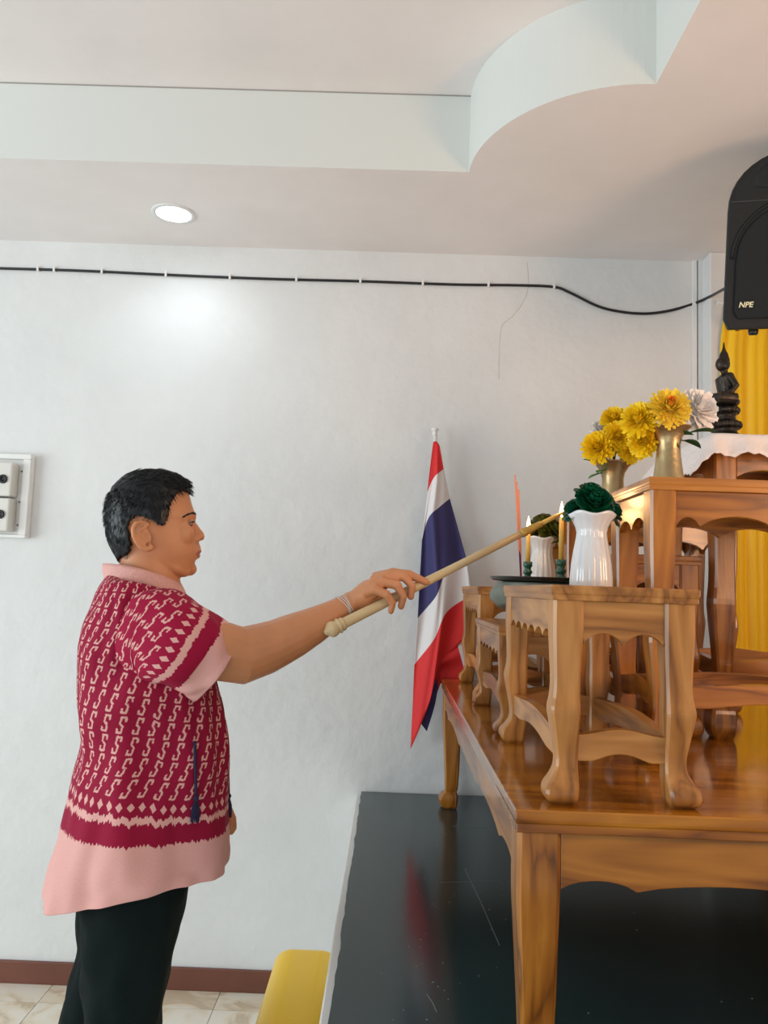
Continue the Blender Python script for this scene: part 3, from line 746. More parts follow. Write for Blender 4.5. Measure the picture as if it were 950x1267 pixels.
mb.tube([(.004, 0, .170), (.000, 0, .192)], .009, 10)
mb.ball((-.003, 0, .207), (.0185, .0165, .020), 14, 10); mb.ball((-.0175, 0, .204), (.004, .003, .004), 8, 6)
mb.lathe((0, 0, 0), [(.015, .216), (.012, .227), (.010, .235), (.006, .242), (.0035, .250), (.0014, .266)], 12)
for s in (-1, 1):
    mb.ball((.004, s*.026, .168), .0115, 10, 8)
    mb.tube([(.004, s*.028, .168), (.016, s*.036, .142), (.004, s*.036, .126), (-.022, s*.016, .121), (-.038, s*.004, .123)], [.0095, .0085, .0075, .0065, .005], 10)
    mb.ball((-.001, s*.0155, .201), (.003, .003, .009), 8, 6)
mb.ball((-.040, 0, .119), (.012, .014, .005), 10, 6)
remesh('figure', mb, BRONZE, .0015, st, 3)

# ---------------------------------------------------------------- yellow curtain
cu = empty('yellow_curtain', (1.245, 2.985, 1.1), label='bright yellow satin curtain hanging behind the altar', cat='curtain')
mb = MB(); nx, nz = 90, 26
for j in range(nz+1):
    t = j/nz; z = t*1.54-.02
    for i in range(nx+1):
        s = i/nx; x = -.02+.60*s + (.018 if False else 0)
        if t > .9: x += .02*(t-.9)/.1*(1-s)
        amp = .010*(1-.3*t); ph = s*44+.9*math.sin(s*9)+.5*math.sin(t*3+s*4)
        y = amp*math.sin(ph)+.005*math.sin(ph*2.3+t*2)
        mb.v.append(Vector((x, y, z)))
for j in range(nz):
    for i in range(nx):
        a = j*(nx+1)+i; mb.f.append((a, a+1, a+nx+2, a+nx+1)); mb.mi.append(0)
c_ = obj('cloth', mb, YCUR, cu, smooth=True); md = c_.modifiers.new('s', 'SOLIDIFY'); md.thickness = .0015
obj('rod', MB().tube([(-.03, 0, 1.53), (.61, 0, 1.53)], .008, 10), WHITEP, cu)

# ---------------------------------------------------------------- loudspeaker
SPL = at(897, 403, 2.22)
sk = empty('loudspeaker', (SPL.x+.196, 2.22, SPL.z), rz=-.20, label='black arched loudspeaker mounted high at the right', cat='loudspeaker')
sk.rotation_euler = (.24, 0, -.20)
def arch(w, h, sh, n=20, x=0, z=0):
    p = [(x-w*.93, z), (x+w*.93, z), (x+w, z+h*.06)]
    for k in range(n+1):
        t = PI*k/n; p.append((x+w*math.cos(t)*1.0, z+sh+(h-sh)*math.sin(t)**.85))
    p.append((x-w, z+h*.06)); return p
hw, hh, shh = .190, .49, .325
rings = []
for sc, y in ((.66, .27), (.70, .265), (.97, .03), (1, .012), (1, -.004), (.985, -.012)):
    rings.append([Vector((a*sc, y, .0+(b-hh*.45)*(.55+.45*sc)+hh*.45)) for a, b in arch(hw, hh, shh)])
obj('cabinet', MB().loft(rings), SPK, sk, bevel=.002)
pa = arch(.168, .315, .15, 24, 0, .028)
obj('woofer_grille', MB().prism(pa, lambda a, b: (a, -.010, b), lambda a, b: (a*.985, -.021, b*.992+.001)), SPKG, sk, bevel=.003)
mb = MB()
for k in range(25):   # raised arched bead above the grille
    pass
pts = [(.178*math.cos(PI*k/24), -.013, .195+.165*math.sin(PI*k/24)) for k in range(25)]
obj('arched_bead', MB().tube(pts, .0045, 6), SPK, sk, smooth=True)
sl_ = [(x, z) for x, z in [(-.075+.15*k/10, .352+.010*math.sin(PI*k/10)) for k in range(11)]]+[(x, z) for x, z in [(.075-.15*k/10, .333+.010*math.sin(PI*k/10)) for k in range(11)]]
obj('port_slot', MB().prism(sl_, lambda a, b: (a, -.008, b), lambda a, b: (a, -.019, b)), mat('deep_black', (.001, .001, .001), .9), sk)
ha = arch(.13, .088, .02, 20, 0, .385)
obj('horn_panel', MB().prism(ha, lambda a, b: (a, -.01, b), lambda a, b: (a*.9, -.015, .385+(b-.385)*.9)), SPK, sk, bevel=.002)
obj('joint_line', MB().box((-.187, -.0135, .350), (-.08, -.012, .3515)), mat('dark_grey_line', (.05, .055, .06), .5), sk)
for x in (-.10, .10): obj('rubber_foot', MB().lathe((x, .04, 0), [(.014, .004), (.014, -.008), (.011, -.014)], 16), BLK, sk, smooth=True)
fc = bpy.data.curves.new('brand_lettering', 'FONT'); fc.body = 'NPE'; fc.size = .021; fc.extrude = .0008; fc.shear = .2; fc.offset = .0004
fo = bpy.data.objects.new('tmp', fc); col.objects.link(fo); bpy.context.view_layer.update()
fm = bpy.data.meshes.new_from_object(fo.evaluated_get(bpy.context.evaluated_depsgraph_get())); bpy.data.objects.remove(fo)
fm.materials.clear(); fm.materials.append(mat('pale_gold_lettering', (.75, .72, .5), .4)); lo = bpy.data.objects.new('lettering', fm); col.objects.link(lo); lo.parent = sk
lo.location = (-.156, -.0225, .06); lo.rotation_euler = (PI/2, 0, 0)
obj('mounting_bracket', MB().box((-.02, .26, .18), (.02, .29, .30)).tube([(0, .28, .24), (.0, .40, .18), (.0, .76, .06)], .012, 8), BLK, sk)

# ---------------------------------------------------------------- flag on its pole
fb = Vector((.243, 3.045, DAISZ)); ft = at(538, 533, 3.045)
fg = empty('flag', fb, label='red, white and blue striped national flag on a white pole against the wall', cat='flag')
obj('pole', MB().tube([(0, 0, .01), ft-fb], .008, 12), CLIP, fg, smooth=True)
obj('finial', MB().lathe(ft-fb, [(.008, -.02), (.0095, -.012), (.009, 0), (.014, .002), (.014, .008), (.005, .011)], 16), CLIP, fg, smooth=True)
obj('stand', MB().lathe((0, 0, 0), [(.026, 0), (.026, .012), (.012, .018), (.012, .05), (.009, .05)], 20), CLIP, fg, smooth=True)
def sheet(rows, mats, Y0, amp, ph, nc=30, nr=10, folds=2.3, yslope=0):
    mb = MB(); nrow = []
    def crv(P, s):
        n = len(P)-1; k = min(int(s*n), n-1); t = s*n-k
        a = P[max(k-1, 0)]; b = P[k]; c = P[k+1]; d = P[min(k+2, n)]
        return [.5*(2*b[i]+(c[i]-a[i])*t+(2*a[i]-5*b[i]+4*c[i]-d[i])*t*t+(3*b[i]-a[i]-3*c[i]+d[i])*t**3) for i in (0, 1)]
    R = len(rows)-1
    for r in range(R*nr+1):
        g = r/nr; k = min(int(g), R-1); t = g-k
        for c in range(nc+1):
            s = c/nc; a = crv(rows[k], s); b = crv(rows[k+1], s)
            u = a[0]+(b[0]-a[0])*t; v = a[1]+(b[1]-a[1])*t; dpt = min(g/R*2.2, 1)
            y = Y0+yslope*s+amp*dpt*math.sin(s*2*PI*folds*.5+ph+g*.25)+.006*dpt*math.sin(s*17+g*1.7)
            p = at(u, v, Y0); mb.v.append(Vector((p.x, y, p.z))-fb)
    for r in range(R*nr):
        for c in range(nc):
            a = r*(nc+1)+c; mb.f.append((a, a+1, a+nc+2, a+nc+1)); mb.mi.append(mats[r//nr])
    return mb
FM = [FRED, FWHT, FBLU]
rows = [[(536, 547), (538.5, 546), (541, 547), (544, 552)], [(529, 608), (536, 592), (543, 585), (549, 580)], [(522, 668), (530, 641), (543, 628), (557, 616)],
        [(517, 765), (539, 738), (552, 708), (577, 690)], [(513, 823), (537, 790), (552, 758), (583, 737)], [(508, 928), (527, 880), (545, 826), (583, 782)]]
o = obj('front_fold', sheet(rows, [0, 1, 2, 1, 0], 3.0, .020, .4), FM, fg, smooth=True); md = o.modifiers.new('s', 'SOLIDIFY'); md.thickness = .0012
rows = [[(586, 770), (566, 775), (548, 790)], [(585, 812), (567, 806), (550, 822)], [(584, 842), (566, 842), (546, 846)]]
rows2 = [[(586, 772), (585, 806), (583, 842)], [(562, 776), (568, 806), (579, 842)], [(548, 800), (546, 822), (545, 846)], [(538, 812), (540, 850), (532, 880)]]
o = obj('back_fold', sheet(rows2, [1, 0, 0], 3.022, .006, 1.2), FM, fg, smooth=True); md = o.modifiers.new('s', 'SOLIDIFY'); md.thickness = .0012
rows3 = [[(544, 805), (540, 862), (528, 905)], [(534, 830), (526, 865), (519, 893)], [(526, 850), (518, 880), (514, 914)]]
o = obj('hanging_fold', sheet(rows3, [2, 1], 3.018, .004, .2), FM, fg, smooth=True); md = o.modifiers.new('s', 'SOLIDIFY'); md.thickness = .0012

# ---------------------------------------------------------------- lighting stick
T0 = at(403, 782.5, 1.732); T1 = at(697, 634, 1.965); ax = (T1-T0).normalized(); LL = (T1-T0).length
wd = empty('lighting_stick', T0, label='long turned ivory coloured candle lighting stick held out to the candle', cat='lighting stick')
hl = LL*.80
prof = [(.0105, .03), (.0125, .034), (.0118, .05), (.0112, hl*.3), (.0095, hl*.65), (.0085, hl)]
obj('handle', MB().lathe((0, 0, 0), prof, 20, axis=ax), IVORY, wd, smooth=True)
pr = [(.001, -.004), (.006, -.002), (.008, .002), (.012, .005), (.0165, .010), (.018, .016), (.0165, .023), (.0135, .027), (.0165, .030), (.0175, .033), (.0135, .036), (.015, .039), (.015, .043), (.012, .046)]
obj('knob', MB().lathe((0, 0, 0), pr, 20, axis=ax), IVORY, wd, smooth=True)
obj('ferrule', MB().lathe((0, 0, 0), [(.0085, hl), (.0105, hl+.002), (.0105, hl+.012), (.009, hl+.016), (.010, hl+.03), (.008, hl+.05), (.0085, hl+.06), (.006, hl+.062)], 18, axis=ax), BRASSO, wd, smooth=True)
obj('wax_taper', MB().lathe((0, 0, 0), [(.0062, hl+.058), (.0055, LL*.95), (.003, LL)], 12, axis=ax), WAX, wd, smooth=True)

# ---------------------------------------------------------------- the man
VD = Vector((-.294, .956, 0)).normalized(); FW = Vector((VD.y, -VD.x, 0)); D0 = 1.86
P0 = VD*D0; P0 = Vector((P0.x, P0.y, 0))
def mp(u, v, lat=0):
    d = ray(u, v); return d*((D0+lat)/d.dot(VD)) + Vector((0, 0, CZ)) - P0
def wp(u, v, Y): return at(u, v, Y)-P0
def z5(x, y, lat=0): return mp(100+x/4.75, 560+y/4.75, lat)
PX = D0/FPX
man = empty('person', P0, label='dark haired man in a crimson and pink patterned shirt reaching out with a stick', cat='person')
ZU = Vector((0, 0, 1))
def lerp_rows(rows, n):
    # rows: lists of numbers; catmull rom resample
    out = []; m = len(rows)-1
    for i in range(n+1):
        g = i/n*m; k = min(int(g), m-1); t = g-k
        a, b, c, d = rows[max(k-1, 0)], rows[k], rows[k+1], rows[min(k+2, m)]
        out.append([.5*(2*q+(r-p)*t+(2*p-5*q+4*r-s)*t*t+(3*q-p-3*r+s)*t**3) for p, q, r, s in zip(a, b, c, d)])
    return out
def headring(y, b, f, hw, n=48, sharp=1.0):
    c = z5((b+f)/2, y); a = (f-b)/2/4.75*PX; ring = []
    for j in range(n):
        t = 2*PI*j/n; ct, s_ = math.cos(t), math.sin(t)
        ct2 = math.copysign(abs(ct)**.92, ct); s2 = math.copysign(abs(s_)**.92, s_)
        wdt = hw*(1-.10*max(ct, 0))
        ring.append(c+FW*a*ct2+VD*wdt*s2)
    return ring
hrows = [[132, 350, 470, .022], [142, 318, 515, .040], [160, 275, 558, .055], [190, 240, 598, .065], [230, 212, 622, .0715], [290, 190, 638, .0755], [340, 181, 655, .0765], [372, 180, 667, .076], [400, 182, 657, .0745], [440, 186, 655, .0735], [500, 200, 664, .0710], [550, 222, 676, .0675], [600, 262, 675, .0625], [640, 300, 662, .056], [680, 352, 654, .047], [712, 410, 634, .036], [730, 460, 606, .022]]
mb = MB()
mb.loft([headring(*r) for r in lerp_rows(hrows, 44)])
# neck
nr = []
for (bx_, by_), (fx_, fy_), hw in (((205, 520), (560, 640), .060), ((222, 600), (575, 715), .060), ((225, 660), (590, 770), .0625), ((215, 740), (600, 830), .066), ((200, 830), (600, 900), .07)):
    a = z5(bx_, by_); b = z5(fx_, fy_); c = (a+b)/2; h = (b-a)/2
    nr.append([c+h*math.cos(2*PI*j/32)+VD*hw*math.sin(2*PI*j/32) for j in range(32)])
mb.loft(nr)
def fpt(x, y, lat=0): return z5(x, y, lat)
# nose: bridge to tip, wings
mb.tube([fpt(652, 385), fpt(662, 425), fpt(684, 465), fpt(700, 488)], [.0075, .0085, .0095, .0110], 12)
mb.ball(fpt(703, 494), .0098, 12, 8)
for s in (-1, 1):
    mb.ball(fpt(686, 506, s*.0115), (.0085, .0075, .0075), 10, 8)
    mb.tube([fpt(668, 366, s*.006), fpt(655, 362, s*.022), fpt(622, 368, s*.041), fpt(590, 392, s*.053)], [.006, .0075, .0072, .006], 10)   # brow ridge
    mb.ball(fpt(590, 480, s*.034), (.028, .024, .030), 18, 12)      # cheek
    mb.tube([fpt(450, 560, s*.050), fpt(500, 640, s*.043), fpt(560, 682, s*.034), fpt(625, 704, s*.016)], [.012, .012, .012, .012], 10)   # jaw
    # ear: rim, lobe, inner
    e = [(400, 430), (385, 412), (355, 406), (322, 415), (306, 445), (308, 485), (325, 525), (355, 560), (388, 572), (412, 562), (414, 540)]
    mb.tube([fpt(x, y, s*(.079+.010*(400-x)/100)) for x, y in e], [.0045]*3+[.005]*5+[.007, .0075, .006], 8)
    mb.ball(fpt(362, 500, s*.077), (.014, .0055, .026), 12, 8, rot=Matrix.Rotation(.15, 3, VD))
    mb.tube([fpt(405, 480, s*.079), fpt(408, 505, s*.081), fpt(400, 525, s*.080)], .004, 8)      # tragus
    mb.tube([fpt(385, 440, s*.081), fpt(350, 445, s*.084), fpt(338, 490, s*.085), fpt(360, 530, s*.082)], .0035, 8)
mb.tube([fpt(660, 590, -.025), fpt(685, 580, -.011), fpt(695, 577, 0), fpt(685, 580, .011), fpt(660, 590, .025)], [.003, .0055, .0062, .0055, .003], 10)
mb.tube([fpt(660, 598, -.024), fpt(681, 607, -.011), fpt(687, 609, 0), fpt(681, 607, .011), fpt(660, 598, .024)], [.0035, .0065, .0075, .0065, .0035], 10)
mb.ball(fpt(640, 682), .0165, 14, 10)
mb.tube([fpt(672, 530, 0), fpt(682, 550, 0), fpt(688, 575, 0)], .008, 8)
for s in (-1, 1): mb.ball(fpt(600, 412, s*.042), (.012, .009, .009), 12, 8)
# torso and arms (under the shirt), hands, legs, feet: all one surface
tr_ = []
for (a, b), (c, d), hw in (((152, 742), (220, 765), .07), ((142, 765), (232, 785), .13), ((125, 805), (250, 820), .15), ((118, 880), (258, 890), .155), ((122, 960), (258, 960), .15), ((115, 1050), (232, 1050), .155), ((122, 1095), (205, 1095), .135)):
    p, q = mp(a, b), mp(c, d); m0 = (p+q)/2; h = (q-p)/2
    tr_.append([m0+h*math.cos(2*PI*j/40)+VD*hw*math.sin(2*PI*j/40) for j in range(40)])
mb.loft(tr_)
arm = [(mp(190, 790, -.12), .050), (mp(222, 793, -.160), .060), (wp(270, 805, 1.665), .0615), (wp(300, 811, 1.692), .0600), (wp(328, 802, 1.715), .0550), (wp(345, 795, 1.729), .051), (wp(365, 785.5, 1.745), .0475), (wp(390, 773, 1.768), .0400), (wp(410, 761.5, 1.787), .033), (wp(426, 751.5, 1.803), .0275), (wp(438, 744, 1.811), .0255)]
mb.tube([a for a, r in arm], [r for a, r in arm], 20)
larm = [(mp(195, 775, .13), .055), (mp(190, 800, .18), .055), (mp(188, 870, .225), .047), (mp(196, 915, .225), .042), (mp(235, 960, .19), .036), (mp(262, 985, .165), .026), (mp(272, 995, .155), .026)]
mb.tube([a for a, r in larm], [r for a, r in larm], 16)
SY = 1.848
def hp(u, v, dy): return wp(u, v, 1.732+(u-403)*.000793+dy)
K = {'index': ([(462, 716, .018), (486, 709.5, .004), (506, 711, -.006), (519, 716.5, -.017), (527, 720.5, -.020)], [.014, .0128, .0108, .0094, .0080]),
     'middle': ([(460, 720, .008), (480, 712, -.004), (500, 713.5, -.020), (509.5, 725, -.027), (508, 738, -.022)], [.0145, .0130, .0112, .0098, .0083]),
     'ring': ([(456, 726, .0), (473, 720, -.014), (491, 724, -.030), (499, 738, -.031), (496, 750, -.023)], [.0145, .0125, .0108, .0096, .0081]),
     'little': ([(450, 733, -.002), (464, 729, -.020), (478, 735.5, -.033), (486, 746, -.032), (483.5, 756, -.024)], [.0135, .0118, .0098, .0086, .0074]),
     'thumb': ([(447, 741, .045), (464, 741, .034), (480, 741, .029), (496, 735, .022)], [.0150, .0130, .0112, .009])}
for k, (pts, rr) in K.items():
    P_ = [hp(*p) for p in pts]; mb.tube(P_, rr, 12); mb.ball(P_[-1], rr[-1]*1.02, 10, 8); mb.ball(P_[1], rr[1]*1.04, 10, 8); mb.ball(P_[2], rr[2]*1.06, 10, 8)
WR = (438, 744, .050)
for pts in ((WR, (454, 728, .026), (480, 715, .004)), (WR, (452, 732, .020), (471, 722, -.004)), (WR, (450, 738, .018), (466, 730, -.012)), (WR, (454, 740, .020), (476, 734, .012)), (WR, (456, 737, .034), (476, 722, .016))):
    mb.tube([hp(*p) for p in pts], [.023, .0195, .0130], 14)
# left hand, hanging in front of the far hip
Lh = mp(276, 998, .15)
for k, (du, dl) in enumerate(((9, -.03), (11, -.012), (11, .006), (9, .024))):
    a = mp(276+du*.6, 1001+k*2, .15+dl); b = mp(277+du, 1010+k*3, .145+dl); c = mp(278+du, 1020+k*3-abs(k-1.5)*2, .135+dl); d = mp(275+du, 1029+k-abs(k-1.5)*2, .13+dl)
    mb.tube([Lh, a, b, c, d], [.017, .0115, .0092, .0082, .0068], 10); mb.ball(d, .0068, 8, 6)
mb.tube([Lh, mp(268, 1006, .12), mp(270, 1018, .11), mp(274, 1026, .112)], [.015, .012, .0095, .0078], 10)
def legpts(lat, kn_u, an_u):
    hip = mp(160 if lat < 0 else 150, 1095, lat); k = mp(kn_u, 1262, lat)
    an = Vector((k.x, k.y, 0))+FW*an_u; an.z = .075; return hip, k, an
LEGS = [legpts(-.095, 151, -.03), legpts(.095, 122, -.10)]
for hip, k, an in LEGS:
    mb.tube([hip+ZU*.03, hip, hip.lerp(k, .5), k, k.lerp(an, .35), k.lerp(an, .7), an, an-ZU*.035], [.06, .062, .058, .050, .053, .04, .034, .034], 18)
    mb.tube([an-ZU*.035-FW*.035, an-ZU*.035+FW*.03, an-ZU*.045+FW*.10, an-ZU*.052+FW*.15], [.033, .036, .030, .018], 14, squash=1.2)
body = remesh('body', mb, [SKIN, LIPS], .0027, man, 5)
# sculpt: eye hollows, mouth line, nose-cheek fold, nostrils
me = body.data
eyes = [fpt(631, 410, s*.0275) for s in (-1, 1)]
dents = []
for s in (-1, 1):
    dents += [(fpt(648, 408, s*.030), .0135, -FW*.0050), (fpt(640, 392, s*.018), .009, -FW*.003), (fpt(695, 520, s*.0065), .004, ZU*.005),
              (fpt(672, 545, s*.024), .010, -FW*.0025), (fpt(650, 425, s*.030), .010, -FW*.002), (fpt(388, 500, s*.086), .008, -VD*s*.006), (fpt(352, 480, s*.089), .006, -VD*s*.003)]
dents += [(fpt(698, 595, k*.006), .0028, -FW*.0022) for k in range(-3, 4)] + [(fpt(690, 640, 0), .010, -FW*.0035), (fpt(676, 395, 0), .009, -FW*.0035)]
lipc = [(fpt(692, 590, 0), .027)]
hc = fpt(420, 430)
for v in me.vertices:
    if (v.co-hc).length > .19: continue
    d_ = Vector((0, 0, 0))
    for c, r, dv in dents:
        q = (v.co-c).length_squared/(r*r)
        if q < 6: d_ += dv*math.exp(-q)
    v.co += d_
ul, ll = fpt(700, 578), fpt(688, 613); mz = fpt(690, 596)
for p in me.polygons:
    c = p.center
    if (c-mz).length < .034:
        f = (c-mz).dot(FW); lt = abs((c-mz).dot(VD)); dz = c.z-mz.z
        if lt < .026 and f > -.02-lt*.2 and abs(dz+.0005) < .0085*(1-(lt/.027)**2)+.0004: p.material_index = 1
from mathutils.bvhtree import BVHTree
bvh = BVHTree.FromPolygons([v.co[:] for v in me.vertices], [p.vertices[:] for p in me.polygons])
# eyes, lids, brows
for s, e in zip((-1, 1), eyes):
    ey = obj('eye', MB().ball(e, .0112, 20, 14), EYEW, man, smooth=True)
    gd = (FW*1.0+VD*s*.42-ZU*.05).normalized()
    obj('iris', MB().lathe(e+gd*.0104, [(.0066, -.001), (.0056, .0009), (.0001, .0016)], 18, axis=gd), EYED, ey, smooth=True)
    lid = MB(); n = 14
    up_ = []; 
    for dz, sgn, rr in ((.0046, 1, .0024), (-.0048, -1, .0020)):
        pts = []
        for k in range(9):
            t = -1+2*k/8; ang = t*1.12
            dirv = (FW*math.cos(ang)+VD*s*.25+VD*math.sin(ang)).normalized()
            pts.append(e+dirv*.0121+ZU*dz*(1-t*t*.75))
        lid.tube(pts, rr, 8)
    obj('eyelid', lid, SKIN, man, smooth=True)
    sh = MB()
    rg = []
    for k in range(5):
        a = .44+k*.30; ring = []
        for j in range(13):
            b = -1.35+2.7*j/12
            dirv = (FW*math.cos(b)+VD*math.sin(b)+VD*s*.2).normalized()
            ring.append(e+dirv*.0128*math.cos(a)+ZU*.0128*math.sin(a))
        rg.append(ring)
    sh.loft(rg, cap=False, closed=False); obj('upper_eyelid', sh, SKIN, man, smooth=True)
    lash = MB().tube([e+(FW*math.cos(a)+VD*s*math.sin(a)).normalized()*.0146+ZU*(.0030-.0034*(a/1.2)**2) for a in [-.6+1.95*k/10 for k in range(11)]], .0011, 5)
    obj('eyelash', lash, HAIR, man)
    br = MB(); random.seed(5)
    for k in range(130):
        t = random.random(); base = fpt(672-70*t-10*t*t, 362-8*math.sin(t*PI)+14*t*t+random.uniform(-4, 4), s*(.014+.036*t))+VD*s*.006+FW*.006
        hit = bvh.find_nearest(base); base = hit[0]+hit[1]*.0006
        br.tube([base, base+(-FW*.6+VD*s*.5+ZU*(.35-.7*t)).normalized()*.007], [.0009, .0003], 3)
    tag(obj('eyebrow', br, HAIR, man), kind='stuff')

# hair cap
hr = [[113, 405, 450, .010], [118, 365, 490, .030], [128, 322, 540, .045], [146, 280, 585, .058], [175, 240, 618, .069], [215, 208, 630, .0765], [270, 184, 640, .0815], [330, 170, 655, .084], [400, 164, 660, .084], [470, 170, 655, .0815], [530, 184, 660, .078], [590, 206, 668, .071], [645, 234, 668, .063]]
poly = [(228, 650), (150, 560), (140, 250), (250, 60), (460, 60), (660, 150), (634, 228), (598, 222), (556, 245), (528, 292), (512, 345), (502, 405), (478, 452), (440, 432), (412, 416), (395, 404), (340, 396), (303, 410), (292, 470), (308, 560), (302, 600)]
def inside(x, y):
    c = False; j = len(poly)-1
    for i in range(len(poly)):
        xi, yi = poly[i]; xj, yj = poly[j]
        if (yi > y) != (yj > y) and x < (xj-xi)*(y-yi)/(yj-yi)+xi: c = not c
        j = i
    return c
n = 160; R_ = lerp_rows(hr, 150); rings = [headring(*r, n=n) for r in R_]
mb = MB(); info = []
for r, ring in zip(R_, rings):
    for j, p in enumerate(ring):
        t = 2*PI*j/n; ct = math.copysign(abs(math.cos(t))**.92, math.cos(t))
        zx = (r[1]+r[2])/2+(r[2]-r[1])/2*ct; info.append((zx, r[0]))
        cdir = (p-hc).normalized()
        nn = noise.noise(Vector((ct*9, math.sin(t)*14, r[0]*.018)))*.0022+noise.noise(Vector((t*26, r[0]*.03, 0)))*.0013
        mb.v.append(p+cdir*nn)
ins = [inside(x+6*noise.noise(Vector((y*.08, x*.05, 0))), y+5*noise.noise(Vector((x*.12, y*.05, 3)))) for x, y in info]
for k in range(len(R_)-1):
    for j in range(n):
        a = k*n+j; b = k*n+(j+1) % n
        if ins[a] and ins[b] and ins[a+n] and ins[b+n]: mb.f.append((a, b, b+n, a+n)); mb.mi.append(0)
mb.f.append(tuple(range(n))[::-1]); mb.mi.append(0)
hair = obj('hair', mb, HAIR, man, smooth=True, fix=False)
me = hair.data; bm = bmesh.new(); bm.from_mesh(me)
bmesh.ops.delete(bm, geom=[v for v in bm.verts if not v.link_faces], context='VERTS')
bmesh.ops.recalc_face_normals(bm, faces=bm.faces); bm.to_mesh(me); bm.free()
md = hair.modifiers.new('s', 'SOLIDIFY'); md.thickness = .010; md.offset = -1
random.seed(9)
st_ = MB(); good = [i for i in range(len(ins)) if ins[i]]
for k in range(2600):
    i = random.choice(good); zx, zy = info[i]; p = mb.v[i].copy(); nrm = (p-hc).normalized()
    if zy < 230:
        d = (FW*1.0+VD*random.uniform(-.35, .35)+ZU*(.25 if zx > 430 else .0)).normalized()
        l = random.uniform(.015, .03)
    else:
        d = (-ZU*1.0+FW*(-.35 if zx < 400 else .15)).normalized(); l = random.uniform(.010, .02)
    d = (d-nrm*d.dot(nrm)).normalized()
    lift = random.uniform(.0008, .004)*(1.9 if zy < 190 and zx > 420 else .45)
    if zx+l/PX*4.75*.8 > 640 and zy < 240: l *= .5
    if zy+l/PX*4.75 > 440 and zx > 300: l *= .35
    st_.tube([p-nrm*.001, p+d*l*.5+nrm*lift*.6, p+d*l+nrm*(lift*.8)], [.0007, .0006, .0002], 3)
tag(obj('hair_strand', st_, HAIR, hair, smooth=True), 'short combed strands', kind='stuff')

# shirt body
srows = [  # back u,v  front u,v  half width
 [53, 1106, 284, 1054, .205], [60, 1078, 284, 1040, .202], [69, 1047, 283, 1028, .198], [79, 1005, 281, 1000, .192], [89, 959, 280, 965, .186], [99, 915, 280, 925, .180], [93, 862, 277, 882, .182], [95, 807, 268, 845, .186],
 [103, 780, 262, 810, .188], [111, 757, 256, 785, .184], [119, 738, 250, 768, .165], [125, 724, 244, 755, .135], [130, 714, 238, 746, .095], [133, 708, 234, 740, .074]]
NR, NA = 110, 160
sr = lerp_rows(srows, NR); mb = MB()
cc_ = [(.168*math.copysign(abs(math.cos(t))**.82, math.cos(t)), .19*math.copysign(abs(math.sin(t))**.82, math.sin(t))) for t in [2*PI*j/NA for j in range(NA+1)]]
ARC = [0]
for j in range(NA): ARC.append(ARC[-1]+math.hypot(cc_[j+1][0]-cc_[j][0], cc_[j+1][1]-cc_[j][1]))
ARC = [a/ARC[-1] for a in ARC]; uvs = []; acc = [0.0]*1; vlen = 0; prevc = None
for k, (a, b, c, d, hw) in enumerate(sr):
    p, q = mp(a, b), mp(c, d); m0 = (p+q)/2; h = (q-p)/2; g = k/NR
    if prevc is not None: vlen += (m0-prevc).length*1.0 + abs(hw-prevw)*.75
    prevc = m0; prevw = hw
    for j in range(NA+1):
        t = 2*PI*j/NA - 0.0
        ct, s_ = math.cos(t), math.sin(t)
        ct2 = math.copysign(abs(ct)**.82, ct); s2 = math.copysign(abs(s_)**.82, s_)
        P_ = m0+h*ct2+VD*hw*s2
        nrm = (FW*ct+VD*s_).normalized()
        fade = min(1, (1-g)*5)
        # side hems rise a little; cloth sways
        P_ += ZU*(.022*(abs(s_)**3))*max(0, 1-g*9) + ZU*.030*s_*s_*max(0, min((g-.70)/.16, 1))*(1-max(0, min((g-.84)/.12, 1)))
        if k == 0: pass
        w = .017*noise.noise(Vector((t*1.9, g*3.2+t*.9, 1.7)))+.011*noise.noise(Vector((t*4.2, g*7, 4)))
        # diagonal drape from armpit to lower back on the camera side
        if s_ < 0:
            tt = (t-PI)/PI      # 0 back .. 1 front
            fd = g-(.36+.30*tt)
            w += .013*math.exp(-(fd/.035)**2)*math.sin(PI*min(max(tt*1.25, 0), 1)) - .010*math.exp(-((fd-.07)/.04)**2)*math.sin(PI*min(max(tt*1.25, 0), 1))
        w += .008*math.sin(t*7+g*2)*max(0, .35-g)/.35
        endf = 1-abs(s_)**2*0
        silh = .35+.65*abs(s_)
        P_ += nrm*w*fade*silh
        mb.v.append(P_)
        slit = .006 if (1.5*PI < t < 2*PI or t < .5*PI) else 0
        uvs.append((ARC[j]*1.10, vlen+slit))
for k in range(NR):
    for j in range(NA):
        a = k*(NA+1)+j; mb.f.append((a, a+1, a+NA+2, a+NA+1)); mb.mi.append(0)
shirt = obj('shirt', mb, IKAT, man, smooth=True, fix=False, uvs=uvs)
md = shirt.modifiers.new('s', 'SOLIDIFY'); md.thickness = .0025; md.offset = -1
